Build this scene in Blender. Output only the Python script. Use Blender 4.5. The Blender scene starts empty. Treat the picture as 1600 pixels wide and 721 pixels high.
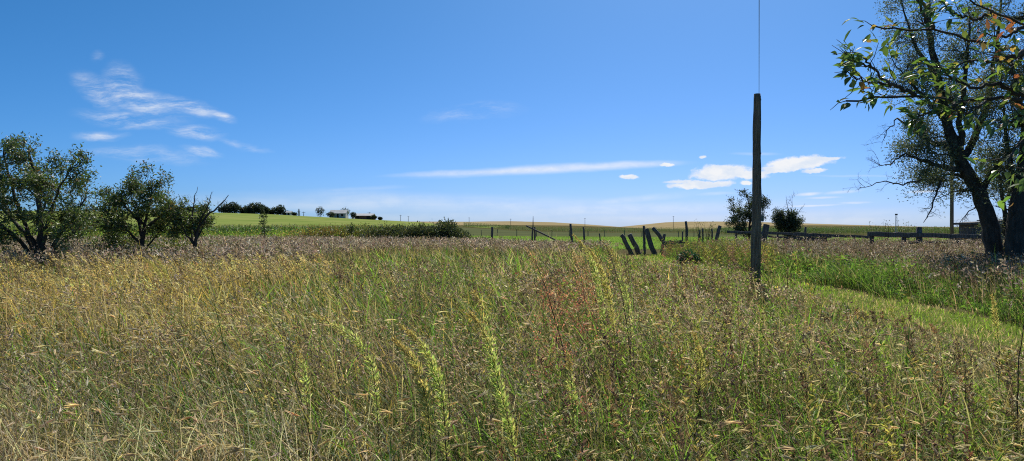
import bpy, math, random
import numpy as np
from mathutils import Vector

R = np.random.default_rng(11)
random.seed(5)
F = 1155.0            # focal length of the photograph in its own pixels (1600 wide)
HZ = 358.0            # row of the true horizon
EYE = 1.7
sc = bpy.context.scene
COL = sc.collection


def P(px, py, d):
    """world point seen at photo pixel (px, py) when it stands d metres ahead"""
    return np.array([(px - 800.0) / F * d, d, EYE - (py - HZ) / F * d])


# ------------------------------------------------------------------ bookkeeping
def tag(o, label=None, cat=None, group=None, kind=None):
    if label: o['label'] = label
    if cat: o['category'] = cat
    if group: o['group'] = group
    if kind: o['kind'] = kind
    return o


def thing(name, label, cat, loc=(0, 0, 0), group=None):
    o = bpy.data.objects.new(name, None)
    o.empty_display_size = 0.2
    COL.objects.link(o)
    o.location = [float(c) for c in loc]
    return tag(o, label, cat, group)


class Geo:
    def __init__(self):
        self.v, self.f, self.c, self.n = [], [], [], 0

    def add(self, v, f, c):
        v = np.asarray(v, np.float32).reshape(-1, 3)
        c = np.asarray(c, np.float32)
        if c.ndim == 1:
            c = np.tile(c, (len(v), 1))
        self.v.append(v)
        self.f.append(np.asarray(f, np.int32).reshape(-1, 3) + self.n)
        self.c.append(c)
        self.n += len(v)

    def build(self, name, mat, parent=None, smooth=False):
        me = bpy.data.meshes.new(name)
        v = np.concatenate(self.v)
        f = np.concatenate(self.f)
        c = np.concatenate(self.c)
        if parent is not None:
            v = v - np.array(parent.location, np.float32)
        me.vertices.add(len(v))
        me.vertices.foreach_set('co', v.ravel())
        me.loops.add(len(f) * 3)
        me.loops.foreach_set('vertex_index', f.ravel())
        me.polygons.add(len(f))
        me.polygons.foreach_set('loop_start', np.arange(0, len(f) * 3, 3, dtype=np.int32))
        me.polygons.foreach_set('use_smooth', np.full(len(f), smooth))
        a = me.color_attributes.new('Col', 'FLOAT_COLOR', 'POINT')
        rgba = np.ones((len(v), 4), np.float32)
        rgba[:, :3] = np.clip(c, 0.002, 0.95)
        a.data.foreach_set('color', rgba.ravel())
        me.update(calc_edges=True)
        me.materials.append(mat)
        o = bpy.data.objects.new(name, me)
        COL.objects.link(o)
        if parent is not None:
            o.parent = parent
        return o


# ------------------------------------------------------------------ numpy noise
class Noise2:
    def __init__(self, seed):
        self.t = np.random.default_rng(seed).random((256, 256))

    def __call__(self, x, y, s=1.0):
        x = np.asarray(x) * s
        y = np.asarray(y) * s
        xi, yi = np.floor(x).astype(int), np.floor(y).astype(int)
        fx, fy = x - xi, y - yi
        fx, fy = fx * fx * (3 - 2 * fx), fy * fy * (3 - 2 * fy)
        g = lambda a, b: self.t[a & 255, b & 255]
        return (g(xi, yi) * (1 - fx) + g(xi + 1, yi) * fx) * (1 - fy) + \
               (g(xi, yi + 1) * (1 - fx) + g(xi + 1, yi + 1) * fx) * fy

    def fbm(self, x, y, s=1.0):
        return (self(x, y, s) * 4 + self(x, y, s * 2.1) * 2 + self(x, y, s * 4.3)) / 7


N1, N2, N3, N4 = Noise2(1), Noise2(2), Noise2(3), Noise2(4)


def sstep(a, b, x):
    t = np.clip((np.asarray(x, float) - a) / (b - a), 0, 1)
    return t * t * (3 - 2 * t)


# ------------------------------------------------------------------ terrain
HILL_X = np.array([-900, -420, -230, -159, -125, -83, -55, -21, 5, 30])
HILL_Z = np.array([9.0, 10.6, 10.8, 10.3, 9.2, 7.0, 5.6, 2.6, 0.7, 0.0])
FAR_PX = np.array([-1500, 200, 560, 740, 800, 860, 900, 930, 960, 990, 1020, 1060, 1100, 1140, 1200, 1250, 1300, 1400, 1600, 2600])
FAR_PY = np.array([350, 349, 347, 346.5, 346, 347.5, 350.5, 354, 356.3, 356.5, 352, 347, 346, 347, 350, 352, 354, 355.2, 355.7, 355.7])
FAR_X = (FAR_PX - 800) / F * 1250
FAR_Z = EYE + (HZ - FAR_PY) / F * 1250


def ground_z(x, y):
    x = np.asarray(x, float)
    y = np.asarray(y, float)
    z = (N1.fbm(x, y, 0.09) - 0.5) * 0.16 * sstep(3, 12, np.abs(y))
    hl = np.interp(x, HILL_X, HILL_Z)
    z = z + hl * sstep(70, 390, y) * (1 - sstep(440, 800, y))
    fz = np.interp(x, FAR_X, FAR_Z) + (N2.fbm(x, y, 0.006) - 0.5) * 2.0
    z = z + fz * sstep(480, 1250, y) * (1 - 0.9 * sstep(1300, 2200, y))
    return z


def axis(lo, hi, fine_lo, fine_hi, step, grow, extra=()):
    a = list(np.arange(fine_lo, fine_hi + 1e-6, step))
    s = step
    while a[-1] < hi:
        s = min(s * grow, 60)
        a.append(a[-1] + s)
    s = step
    while a[0] > lo:
        s = min(s * grow, 60)
        a.insert(0, a[0] - s)
    return np.array(sorted(set(list(np.round(a, 3)) + list(extra))))


# ------------------------------------------------------------------ materials
def new_mat(name):
    m = bpy.data.materials.new(name)
    m.use_nodes = True
    nt = m.node_tree
    nt.nodes.clear()
    out = nt.nodes.new('ShaderNodeOutputMaterial')
    return m, nt, out


def N(nt, t, **kw):
    n = nt.nodes.new(t)
    for k, v in kw.items():
        if k.startswith('i_'):
            n.inputs[k[2:].replace('_', ' ')].default_value = v
        else:
            setattr(n, k, v)
    return n


def foliage_mat(name, trans=0.45, gloss=0.06, rough=0.45, nscale=6.0, tint=(1.25, 1.2, 0.7)):
    m, nt, out = new_mat(name)
    L = nt.links.new
    at = N(nt, 'ShaderNodeAttribute', attribute_name='Col')
    tc = N(nt, 'ShaderNodeTexCoord')
    no = N(nt, 'ShaderNodeTexNoise')
    no.inputs['Scale'].default_value = nscale
    no.inputs['Detail'].default_value = 3
    L(tc.outputs['Object'], no.inputs['Vector'])
    mr = N(nt, 'ShaderNodeMapRange')
    mr.inputs['From Min'].default_value = 0.3
    mr.inputs['From Max'].default_value = 0.7
    mr.inputs['To Min'].default_value = 0.78
    mr.inputs['To Max'].default_value = 1.22
    L(no.outputs['Fac'], mr.inputs['Value'])
    mul = N(nt, 'ShaderNodeVectorMath', operation='SCALE')
    L(at.outputs['Color'], mul.inputs[0])
    L(mr.outputs['Result'], mul.inputs['Scale'])
    d = N(nt, 'ShaderNodeBsdfDiffuse')
    t = N(nt, 'ShaderNodeBsdfTranslucent')
    g = N(nt, 'ShaderNodeBsdfGlossy')
    g.inputs['Roughness'].default_value = rough
    L(mul.outputs[0], d.inputs['Color'])
    # light coming through a leaf is yellower than light off its face
    tm = N(nt, 'ShaderNodeVectorMath', operation='MULTIPLY')
    tm.inputs[1].default_value = tint
    L(mul.outputs[0], tm.inputs[0])
    L(tm.outputs[0], t.inputs['Color'])
    a = N(nt, 'ShaderNodeMixShader')
    a.inputs[0].default_value = trans
    L(d.outputs[0], a.inputs[1]); L(t.outputs[0], a.inputs[2])
    b = N(nt, 'ShaderNodeMixShader')
    b.inputs[0].default_value = gloss
    L(a.outputs[0], b.inputs[1]); L(g.outputs[0], b.inputs[2])
    L(b.outputs[0], out.inputs[0])
    return m


def noise_mat(name, cols, scale=5.0, stretch=(1, 1, 1), rough=0.9, bump=0.3, detail=6, bump_scale=None, spec=0.2):
    """cols: colour-ramp list [(pos, rgb)] over stretched noise"""
    m, nt, out = new_mat(name)
    L = nt.links.new
    tc = N(nt, 'ShaderNodeTexCoord')
    mp = N(nt, 'ShaderNodeMapping')
    mp.inputs['Scale'].default_value = stretch
    L(tc.outputs['Object'], mp.inputs['Vector'])
    no = N(nt, 'ShaderNodeTexNoise')
    no.inputs['Scale'].default_value = scale
    no.inputs['Detail'].default_value = detail
    no.inputs['Roughness'].default_value = 0.65
    L(mp.outputs[0], no.inputs['Vector'])
    cr = N(nt, 'ShaderNodeValToRGB')
    e = cr.color_ramp.elements
    e[0].position, e[0].color = cols[0][0], (*cols[0][1], 1)
    e[1].position, e[1].color = cols[-1][0], (*cols[-1][1], 1)
    for p, c in cols[1:-1]:
        q = e.new(p); q.color = (*c, 1)
    L(no.outputs['Fac'], cr.inputs[0])
    bs = N(nt, 'ShaderNodeBsdfPrincipled')
    bs.inputs['Roughness'].default_value = rough
    bs.inputs['Specular IOR Level'].default_value = spec
    L(cr.outputs[0], bs.inputs['Base Color'])
    if bump:
        b2 = N(nt, 'ShaderNodeTexNoise')
        b2.inputs['Scale'].default_value = bump_scale or scale * 2.5
        b2.inputs['Detail'].default_value = 5
        L(mp.outputs[0], b2.inputs['Vector'])
        bp = N(nt, 'ShaderNodeBump')
        bp.inputs['Strength'].default_value = bump
        bp.inputs['Distance'].default_value = 0.05
        L(b2.outputs['Fac'], bp.inputs['Height'])
        L(bp.outputs[0], bs.inputs['Normal'])
    L(bs.outputs[0], out.inputs[0])
    return m


M_SOIL = noise_mat('soil_thatch', [(0.3, (0.04, 0.034, 0.018)), (0.5, (0.085, 0.08, 0.034)), (0.7, (0.16, 0.135, 0.075))], 3.0, spec=0, rough=1.0)
M_PATH = noise_mat('mown_turf_ground', [(0.3, (0.06, 0.09, 0.018)), (0.5, (0.10, 0.135, 0.026)), (0.68, (0.20, 0.17, 0.07))], 2.2, spec=0, rough=1.0)
M_BEAN = noise_mat('bean_rows', [(0.32, (0.115, 0.165, 0.04)), (0.5, (0.17, 0.215, 0.055)), (0.66, (0.25, 0.25, 0.09))], 0.12, (0.35, 1.2, 1), bump=0, spec=0, rough=1.0)
M_PAST = noise_mat('pasture_ground', [(0.3, (0.10, 0.17, 0.03)), (0.6, (0.15, 0.24, 0.042)), (0.75, (0.21, 0.26, 0.06))], 0.5, (0.5, 2.0, 1), bump=0, spec=0)
M_STUB = noise_mat('stubble_hill', [(0.3, (0.20, 0.165, 0.085)), (0.5, (0.27, 0.215, 0.115)), (0.7, (0.33, 0.265, 0.15))], 0.02, (0.5, 1.6, 1), bump=0, spec=0, rough=1.0)
M_GREY = noise_mat('fallow_strip', [(0.3, (0.06, 0.075, 0.035)), (0.6, (0.10, 0.11, 0.05)), (0.75, (0.13, 0.13, 0.07))], 0.4, (0.4, 1.5, 1), bump=0, spec=0, rough=1.0)
M_LEAF = foliage_mat('tree_leaf', 0.35, 0.06)
M_GRASS = foliage_mat('grass_blade', 0.55, 0.018, 0.5, 6.0, (1.15, 1.15, 0.8))
M_WEED = foliage_mat('weed_leaf', 0.62, 0.02, 0.5, 20.0, (1.2, 1.15, 0.75))
M_BROME = foliage_mat('brome_head', 0.4, 0.01, 0.5, 6.0, (1.08, 1.0, 0.85))
M_CORN = foliage_mat('corn_leaf', 0.35, 0.03, 0.5, 1.0)
M_NEARLEAF = foliage_mat('broad_leaf', 0.5, 0.07, 0.38, 14.0)
M_BARK = noise_mat('bark', [(0.3, (0.03, 0.026, 0.022)), (0.55, (0.075, 0.066, 0.056)), (0.75, (0.14, 0.125, 0.11))], 9.0, (1, 1, 0.25), bump=0.8)
M_TWIG = noise_mat('dead_twig', [(0.3, (0.11, 0.09, 0.075)), (0.7, (0.24, 0.20, 0.17))], 14.0)
M_WOOD = noise_mat('weathered_wood', [(0.3, (0.05, 0.043, 0.038)), (0.5, (0.15, 0.132, 0.115)), (0.72, (0.29, 0.262, 0.235))], 7.0, (3, 3, 0.4), bump=0.9)
M_POLE = noise_mat('pole_wood', [(0.3, (0.07, 0.048, 0.034)), (0.5, (0.25, 0.185, 0.13)), (0.72, (0.40, 0.31, 0.23))], 9.0, (4, 4, 0.22), bump=1.0)
M_STEM = noise_mat('dry_stem', [(0.3, (0.05, 0.03, 0.02)), (0.7, (0.13, 0.075, 0.05))], 30.0, bump=0)
M_WIRE = noise_mat('galvanised_wire', [(0.3, (0.12, 0.13, 0.13)), (0.7, (0.24, 0.25, 0.25))], 20.0, rough=0.5, bump=0)
M_CABLE = noise_mat('green_cable', [(0.3, (0.05, 0.10, 0.08)), (0.7, (0.10, 0.17, 0.13))], 20.0, rough=0.5, bump=0)
M_TIN = noise_mat('old_tin', [(0.3, (0.22, 0.25, 0.28)), (0.6, (0.34, 0.37, 0.40)), (0.75, (0.36, 0.32, 0.27))], 2.0, (1, 1, 4), rough=0.5)
M_SIDING = noise_mat('pale_siding', [(0.3, (0.38, 0.39, 0.40)), (0.7, (0.52, 0.52, 0.51))], 0.7)
M_ROOF = noise_mat('pale_roof', [(0.3, (0.36, 0.37, 0.38)), (0.7, (0.5, 0.5, 0.5))], 0.5)
M_REDBARN = noise_mat('brown_wall', [(0.3, (0.16, 0.07, 0.05)), (0.7, (0.24, 0.12, 0.09))], 0.6)
M_DARK = noise_mat('dark_opening', [(0.3, (0.02, 0.02, 0.022)), (0.7, (0.04, 0.04, 0.045))], 2.0)
M_MAST = noise_mat('pale_mast', [(0.3, (0.4, 0.4, 0.38)), (0.7, (0.55, 0.55, 0.52))], 2.0)


# ------------------------------------------------------------------ the ground and the fields
X = axis(-2400, 2400, -40, 40, 1.0, 1.12, (7.2, 9.2))
Y = axis(-60, 2600, -10, 160, 1.0, 1.1, (7.5,))
GX, GY = np.meshgrid(X, Y, indexing='ij')
GZ = ground_z(GX, GY)


def sheet(name, mat, pick, lift):
    xc = (GX[:-1, :-1] + GX[1:, 1:]) / 2
    yc = (GY[:-1, :-1] + GY[1:, 1:]) / 2
    sel = np.ones(xc.shape, bool) if pick is None else pick(xc, yc)
    i, j = np.nonzero(sel)
    w = len(Y)
    a, b, c, d = i * w + j, (i + 1) * w + j, (i + 1) * w + j + 1, i * w + j + 1
    idx = np.stack([a, b, c, a, c, d], 1).reshape(-1, 3)
    u, inv = np.unique(idx, return_inverse=True)
    v = np.stack([GX.ravel()[u], GY.ravel()[u], GZ.ravel()[u] + lift], 1)
    g = Geo()
    g.add(v, inv.reshape(-1, 3), (0.1, 0.1, 0.05))
    return tag(g.build(name, mat, smooth=True), kind='structure')


sheet('ground', M_SOIL, None, 0.0)
sheet('path', M_PATH, lambda x, y: (x > 7.2) & (x < 9.2) & (y > -20) & (y < 48), 0.004)
sheet('pasture', M_PAST, lambda x, y: (y > 62) & (y < 150) & (x > -30) & (x < 75), 0.02)
sheet('fallow_strip', M_GREY, lambda x, y: (y > 150) & (y < 330) & (x > -40) & (x < 75), 0.03)
sheet('bean_field', M_BEAN, lambda x, y: (y > 120) & (y < 760) & (x < -40 + (y - 150) * 0.05), 0.05)
sheet('hills', M_STUB, lambda x, y: (y > 800), 0.06)


# ------------------------------------------------------------------ blade / shard / tube makers
def blades(g, root, h, w, az, lean, bend, c0, c1, S=4, face=None):
    n = len(root)
    if n == 0: return
    t = np.linspace(0, 1, S + 1)
    ang = lean[:, None] + bend[:, None] * (t[None, 1:] ** 1.3)
    seg = (h / S)[:, None]
    z = np.concatenate([np.zeros((n, 1)), np.cumsum(np.cos(ang) * seg, 1)], 1)
    r = np.concatenate([np.zeros((n, 1)), np.cumsum(np.sin(ang) * seg, 1)], 1)
    px = root[:, 0:1] + np.cos(az)[:, None] * r
    py = root[:, 1:2] + np.sin(az)[:, None] * r
    pz = root[:, 2:3] + z
    if face is None:
        face = az + np.pi / 2 + R.normal(0, 0.6, n)
    prof = np.array([0.75] + [1.0 - 0.75 * tt ** 1.6 for tt in t[1:-1]])
    fx = (np.cos(face) * w * 0.5)[:, None] * prof
    fy = (np.sin(face) * w * 0.5)[:, None] * prof
    ctr = np.stack([px, py, pz], 2)
    off = np.stack([fx, fy, np.zeros_like(fx)], 2)
    V = np.empty((n, 2 * S + 1, 3))
    V[:, 0:2 * S:2] = ctr[:, :S] - off
    V[:, 1:2 * S:2] = ctr[:, :S] + off
    V[:, 2 * S] = ctr[:, S]
    tt = np.repeat(t[:S], 2).tolist() + [1.0]
    tt = np.array(tt)[None, :, None]
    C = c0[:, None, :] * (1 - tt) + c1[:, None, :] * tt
    T = []
    for k in range(S - 1):
        a = 2 * k
        T += [(a, a + 1, a + 3), (a, a + 3, a + 2)]
    T.append((2 * S - 2, 2 * S - 1, 2 * S))
    T = np.array(T)
    FI = (T[None] + (np.arange(n) * (2 * S + 1))[:, None, None]).reshape(-1, 3)
    g.add(V.reshape(-1, 3), FI, C.reshape(-1, 3))
    return ctr[:, S], ang[:, -1]


def unit(v):
    return v / np.maximum(np.linalg.norm(v, axis=-1, keepdims=True), 1e-9)


def shards(g, p, d, l, w, col, fold=0.0):
    """small pointed leaves: rhombs from p along d"""
    n = len(p)
    if n == 0: return
    d = unit(d)
    side = unit(np.cross(d, R.normal(0, 1, (n, 3))))
    nrm = np.cross(side, d)
    l = np.broadcast_to(l, n)[:, None]
    w = np.broadcast_to(w, n)[:, None]
    m = p + d * l * 0.45
    V = np.stack([p, m + side * w * .5, p + d * l - nrm * l * 0.12, m - side * w * .5], 1)
    f = np.array([(0, 1, 2), (0, 2, 3)])
    FI = (f[None] + (np.arange(n) * 4)[:, None, None]).reshape(-1, 3)
    g.add(V.reshape(-1, 3), FI, np.repeat(col, 4, 0))


def tube(g, pts, rad, k=6, col=(0.1, 0.09, 0.08), rough=0.0, caps=True):
    pts = np.asarray(pts, float)
    rad = np.broadcast_to(np.asarray(rad, float), len(pts))
    n = len(pts)
    tan = np.gradient(pts, axis=0)
    tan = unit(tan)
    ref = np.array([0.0, 1.0, 0.0]) if abs(tan[:, 1]).mean() < 0.8 else np.array([1.0, 0, 0])
    u = unit(np.cross(tan, ref))
    v = np.cross(tan, u)
    a = np.arange(k) / k * 2 * np.pi
    rr = rad[:, None] * (1 + (R.normal(0, rough, (n, k)) if rough else 0))
    if rough:
        rr = rr * (1 + R.normal(0, rough * 1.2, (1, k)))
    V = pts[:, None, :] + rr[:, :, None] * (np.cos(a)[None, :, None] * u[:, None, :] + np.sin(a)[None, :, None] * v[:, None, :])
    V = V.reshape(-1, 3)
    Fs = []
    for i in range(n - 1):
        for j in range(k):
            p, q = i * k + j, i * k + (j + 1) % k
            Fs += [(p, q, q + k), (p, q + k, p + k)]
    if caps:
        c0, c1 = len(V), len(V) + 1
        V = np.vstack([V, pts[0], pts[-1]])
        for j in range(k):
            Fs += [(c0, (j + 1) % k, j), (c1, (n - 1) * k + j, (n - 1) * k + (j + 1) % k)]
    g.add(V, Fs, col)


def box(g, a, b, w, t, up=(0, 0, 1), col=(0.1, 0.09, 0.08), warp=0.0, n=5):
    """plank from a to b, w wide (across `up`), t thick, with slightly uneven edges"""
    a, b = np.asarray(a, float), np.asarray(b, float)
    ax = unit(b - a)
    s = unit(np.cross(ax, np.asarray(up, float)))
    u = np.cross(s, ax)
    V = []
    for i in range(n):
        c = a + (b - a) * i / (n - 1) + (R.normal(0, warp, 3) if warp else 0)
        ww = w * (1 + R.normal(0, warp * 2)) if warp else w
        e = 0.12 * min(w, t)
        for (x, y) in ((-t / 2, -ww / 2 + e), (-t / 2 + e, -ww / 2), (t / 2 - e, -ww / 2), (t / 2, -ww / 2 + e),
                       (t / 2, ww / 2 - e), (t / 2 - e, ww / 2), (-t / 2 + e, ww / 2), (-t / 2, ww / 2 - e)):
            V.append(c + s * x + u * y)
    Fs = []
    for i in range(n - 1):
        for j in range(8):
            p, q = i * 8 + j, i * 8 + (j + 1) % 8
            Fs += [(p, q, q + 8), (p, q + 8, p + 8)]
    for j in range(1, 7):
        Fs += [(0, j + 1, j), ((n - 1) * 8, (n - 1) * 8 + j, (n - 1) * 8 + j + 1)]
    g.add(V, Fs, col)


def cvar(base, n, v=0.18, hue=0.06):
    c = np.asarray(base)[None] * (1 + R.normal(0, v, (n, 1))) * (1 + R.normal(0, hue, (n, 3)))
    return np.clip(c, 0.004, 0.9)


def mixc(cols, weights, n):
    """pick colours by per-point weights (n,k)"""
    w = np.asarray(weights, float)
    w = w / w.sum(1, keepdims=True)
    k = (R.random((n, 1)) > np.cumsum(w, 1)).sum(1).clip(0, len(cols) - 1)
    base = np.asarray(cols)[k]
    return np.clip(base * (1 + R.normal(0, 0.2, (n, 1))) * (1 + R.normal(0, 0.06, (n, 3))), 0.004, 0.9), k


def scatter(y0, y1, dens, keep=None, spread=0.78, side=2.5):
    area = spread * (y1 ** 2 - y0 ** 2) + 2 * side * (y1 - y0)
    n = int(area * dens)
    y = np.sqrt(R.random(n) * (y1 ** 2 - y0 ** 2) + y0 ** 2)
    x = (R.random(n) * 2 - 1) * (spread * y + side)
    if keep is not None:
        k = keep(x, y)
        x, y = x[k], y[k]
    return np.stack([x, y, ground_z(x, y) - 0.01], 1)


GREEN = (0.090, 0.175, 0.034)
LIME = (0.175, 0.315, 0.042)
STRAW = (0.44, 0.345, 0.20)
GOLD = (0.42, 0.31, 0.095)
OLIVE = (0.175, 0.165, 0.062)
MAUVE = (0.37, 0.285, 0.245)
BROWN = (0.21, 0.145, 0.10)
PALE = (0.50, 0.43, 0.30)


def meadow_edge(y):
    return 6.85 + 0.4 * np.sin(y * 0.35)


def in_meadow(x, y):
    return (x < meadow_edge(y) + R.normal(0, 0.35, len(x))) & ~((y > 54) & (x > -9))


def meadow_h(x, y):
    h = 0.56 + 0.22 * sstep(3.5, 9, y)
    h = h * (0.60 + 0.80 * (.6 * N1.fbm(x, y, 0.55) + .4 * N4.fbm(x, y, 1.7)))
    right = sstep(2.2, 5.0, x) * (1 - sstep(10, 16, y))
    h = h * (1 - 0.42 * right)
    h = h * (1 - 0.50 * sstep(4.3, 6.2, x) * sstep(7, 9, y) * (1 - sstep(17, 19, y)))
    h = h * (1 - 0.70 * sstep(3.4, 5.0, x) * sstep(19.5, 21.5, y) * (1 - sstep(44, 50, y)))
    h = h * (1 + 0.25 * np.exp(-((x - 6.3) ** 2 + (y - 18.6) ** 2) / 1.6))
    h = h * (1 + 0.22 * sstep(20, 27, y))
    return h


def weights(x, y):
    """share of green, lime, straw, gold, olive at a place in the meadow"""
    px = x / y
    nz = N2.fbm(x, y, 0.45)
    nb = N3.fbm(x, y, 0.9)
    g = 0.70 + 1.7 * sstep(0.45, 0.7, nz)
    l = 0.45 + 2.0 * sstep(0.48, 0.7, nb)
    s = 0.65 + 1.2 * sstep(0.5, 0.75, N4.fbm(x, y, 0.6))
    go = 0.15 + 0.5 * sstep(0.5, 0.8, N1.fbm(x, y, 0.3))
    o = np.full_like(x, 0.7)
    goldz = sstep(-0.16, -0.40, px) * sstep(7, 12, y) * (1 - sstep(20, 26, y))
    go += 3.6 * goldz; s += 1.2 * goldz
    palez = sstep(-0.22, -0.5, px) * (1 - sstep(4.0, 6.5, y))
    s += 5.5 * palez; g *= 1 - 0.5 * palez; go *= 1 - .7 * palez
    cr = sstep(0.05, 0.25, px) * (1 - sstep(9, 14, y))
    l += 1.1 * cr; s += 0.6 * cr
    mid = sstep(-.42, -.22, px) * sstep(6, 10, y)
    g += .9 * mid; l += 1.0 * mid; o += .5 * mid
    br = sstep(19, 25, y) * (1 - .75 * sstep(-.3, -.12, px) * (1 - sstep(34, 44, y)))
    s += 1.6 * br; l *= 1 - 0.8 * br; g *= 1 - 0.4 * br; go *= 1 - 0.5 * br
    tz = sstep(3.2, 4.6, x) * sstep(18.5, 21, y)
    l = l + 3.5 * tz; s = s * (1 - .75 * tz); go = go * (1 - .8 * tz)
    nr = sstep(-.12, .02, px) * (1 - sstep(5.5, 8, y))
    g = g + .7 * nr; l = l + 1.0 * nr
    return np.stack([g, l, s, go, o], 1)


WIND = math.pi      # everything bows to the left

# ------------------------------------------------------------------ meadow grass
def tufts(g, ctr, k, col, h, w, S, rad=.05, lean=.22, bend=.9, windy=.5, tipcol=None, tipmix=.0, hvar=.25):
    """k blades fanning out of each tuft centre; colour and height belong to the tuft"""
    n = len(ctr)
    if n == 0: return
    c = np.repeat(ctr, k, 0); m = n * k
    off = R.normal(0, rad, (m, 2))
    c = c + np.concatenate([off, np.zeros((m, 1))], 1)
    az = np.where(R.random(m) < windy, WIND + R.normal(0, .7, m), R.random(m) * 2 * np.pi)
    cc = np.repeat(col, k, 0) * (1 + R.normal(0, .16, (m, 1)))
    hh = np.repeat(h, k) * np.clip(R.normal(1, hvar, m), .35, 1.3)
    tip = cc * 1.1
    if tipcol is not None:
        q = (R.random(m) < tipmix)[:, None]
        tip = np.where(q, np.asarray(tipcol) * (1 + R.normal(0, .12, (m, 1))), tip)
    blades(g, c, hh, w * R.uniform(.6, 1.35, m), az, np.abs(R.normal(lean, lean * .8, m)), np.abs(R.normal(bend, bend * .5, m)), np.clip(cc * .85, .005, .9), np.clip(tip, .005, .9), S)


def seed_stems(g, p, h, heads, sl, sw, colh, cols, w, S=3, headfrac=0.28, spread=0.05, bend=0.35, drop=0.7):
    n = len(p)
    az = WIND + R.normal(0, 0.8, n)
    lean = np.abs(R.normal(0.06, 0.06, n))
    bd = np.abs(R.normal(bend, bend * 0.6, n))
    tip, ang = blades(g, p, h, np.full(n, w), az, lean, bd, cols * 0.9, cols, S)
    dirv = np.stack([np.cos(az) * np.sin(ang), np.sin(az) * np.sin(ang), np.cos(ang)], 1)
    t = R.random((n, heads))
    L = (h * headfrac)[:, None, None]
    base = tip[:, None, :] - dirv[:, None, :] * (t[..., None] * L)
    rad = spread * (0.25 + 0.75 * np.sin(np.pi * np.clip(t * 0.8 + 0.12, 0, 1)))
    ph = R.random((n, heads)) * 2 * np.pi
    off = np.stack([np.cos(ph) * rad - spread * 0.3, np.sin(ph) * rad, -drop * rad * R.random((n, heads))], 2)
    pos = (base + off).reshape(-1, 3)
    d = (off * 0.8 / spread + dirv[:, None, :] * 0.9 + R.normal(0, 0.3, off.shape)).reshape(-1, 3)
    m = n * heads
    c = np.repeat(colh, heads, 0) * (1 + R.normal(0, 0.22, (m, 1)))
    shards(g, pos, d, sl * R.uniform(0.7, 1.3, m), sw * R.uniform(0.7, 1.3, m), np.clip(c, 0.01, 0.9))


gm = Geo()
# leaf tufts: species colour, height and gaps vary tuft by tuft
for (y0, y1, dens, k, S, w0, rad) in ((1.2, 4.2, 42, 13, 5, .0085, .05), (4.2, 7.5, 34, 11, 4, .0115, .06), (7.5, 12, 24, 9, 4, .016, .08), (12, 22, 15, 7, 3, .025, .11), (22, 56, 6, 5, 2, .045, .16)):
    p = scatter(y0, y1, dens, in_meadow)
    x, y = p[:, 0], p[:, 1]
    n = len(p)
    col, kind = mixc([GREEN, LIME, STRAW, GOLD, OLIVE], weights(x, y), n)
    h = meadow_h(x, y) * np.clip(R.normal(.86, .22, n), .35, 1.35)
    dry = kind >= 2
    bd_ = 1.45 if y0 < 6 else .85
    for sel, le, be, tm in ((~dry, .28, 1.25, .22), (dry, .18, bd_, 0)):
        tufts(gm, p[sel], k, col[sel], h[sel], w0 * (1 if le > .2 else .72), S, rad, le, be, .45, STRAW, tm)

# foxtails: thin stems bowing over with a pale drooping head
for (y0, y1, dens, w, hl) in ((1.4, 5, 85, .0038, .11), (5, 10, 34, .006, .13)):
    p = scatter(y0, y1, dens, in_meadow)
    x, y = p[:, 0], p[:, 1]
    k = (N4.fbm(x, y, .8) + .2 * sstep(0.05, .25, x / y) + .2 * sstep(-.2, -.5, x / y) > .47)
    p = p[k]; x, y = x[k], y[k]; n = len(p)
    h = meadow_h(x, y) * R.uniform(.9, 1.3, n)
    cs = cvar((.36, .30, .15), n)
    az = WIND + R.normal(0, 1.1, n)
    tip, ang = blades(gm, p, h, np.full(n, w), az, np.abs(R.normal(.12, .1, n)), R.uniform(.7, 1.9, n), cs * .8, cs, 5)
    ang2 = ang + R.uniform(.1, .7, n)
    d = np.stack([np.cos(az) * np.sin(ang2), np.sin(az) * np.sin(ang2), np.cos(ang2)], 1)
    hc = cvar((.56, .47, .31), n, .15)
    for q in range(4):
        shards(gm, tip - d * .02 + R.normal(0, .002, (n, 3)), d + R.normal(0, .05, (n, 3)), hl * R.uniform(.6, 1.1, n), .010 + .0006 * y, hc * R.uniform(.8, 1.15))

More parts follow.
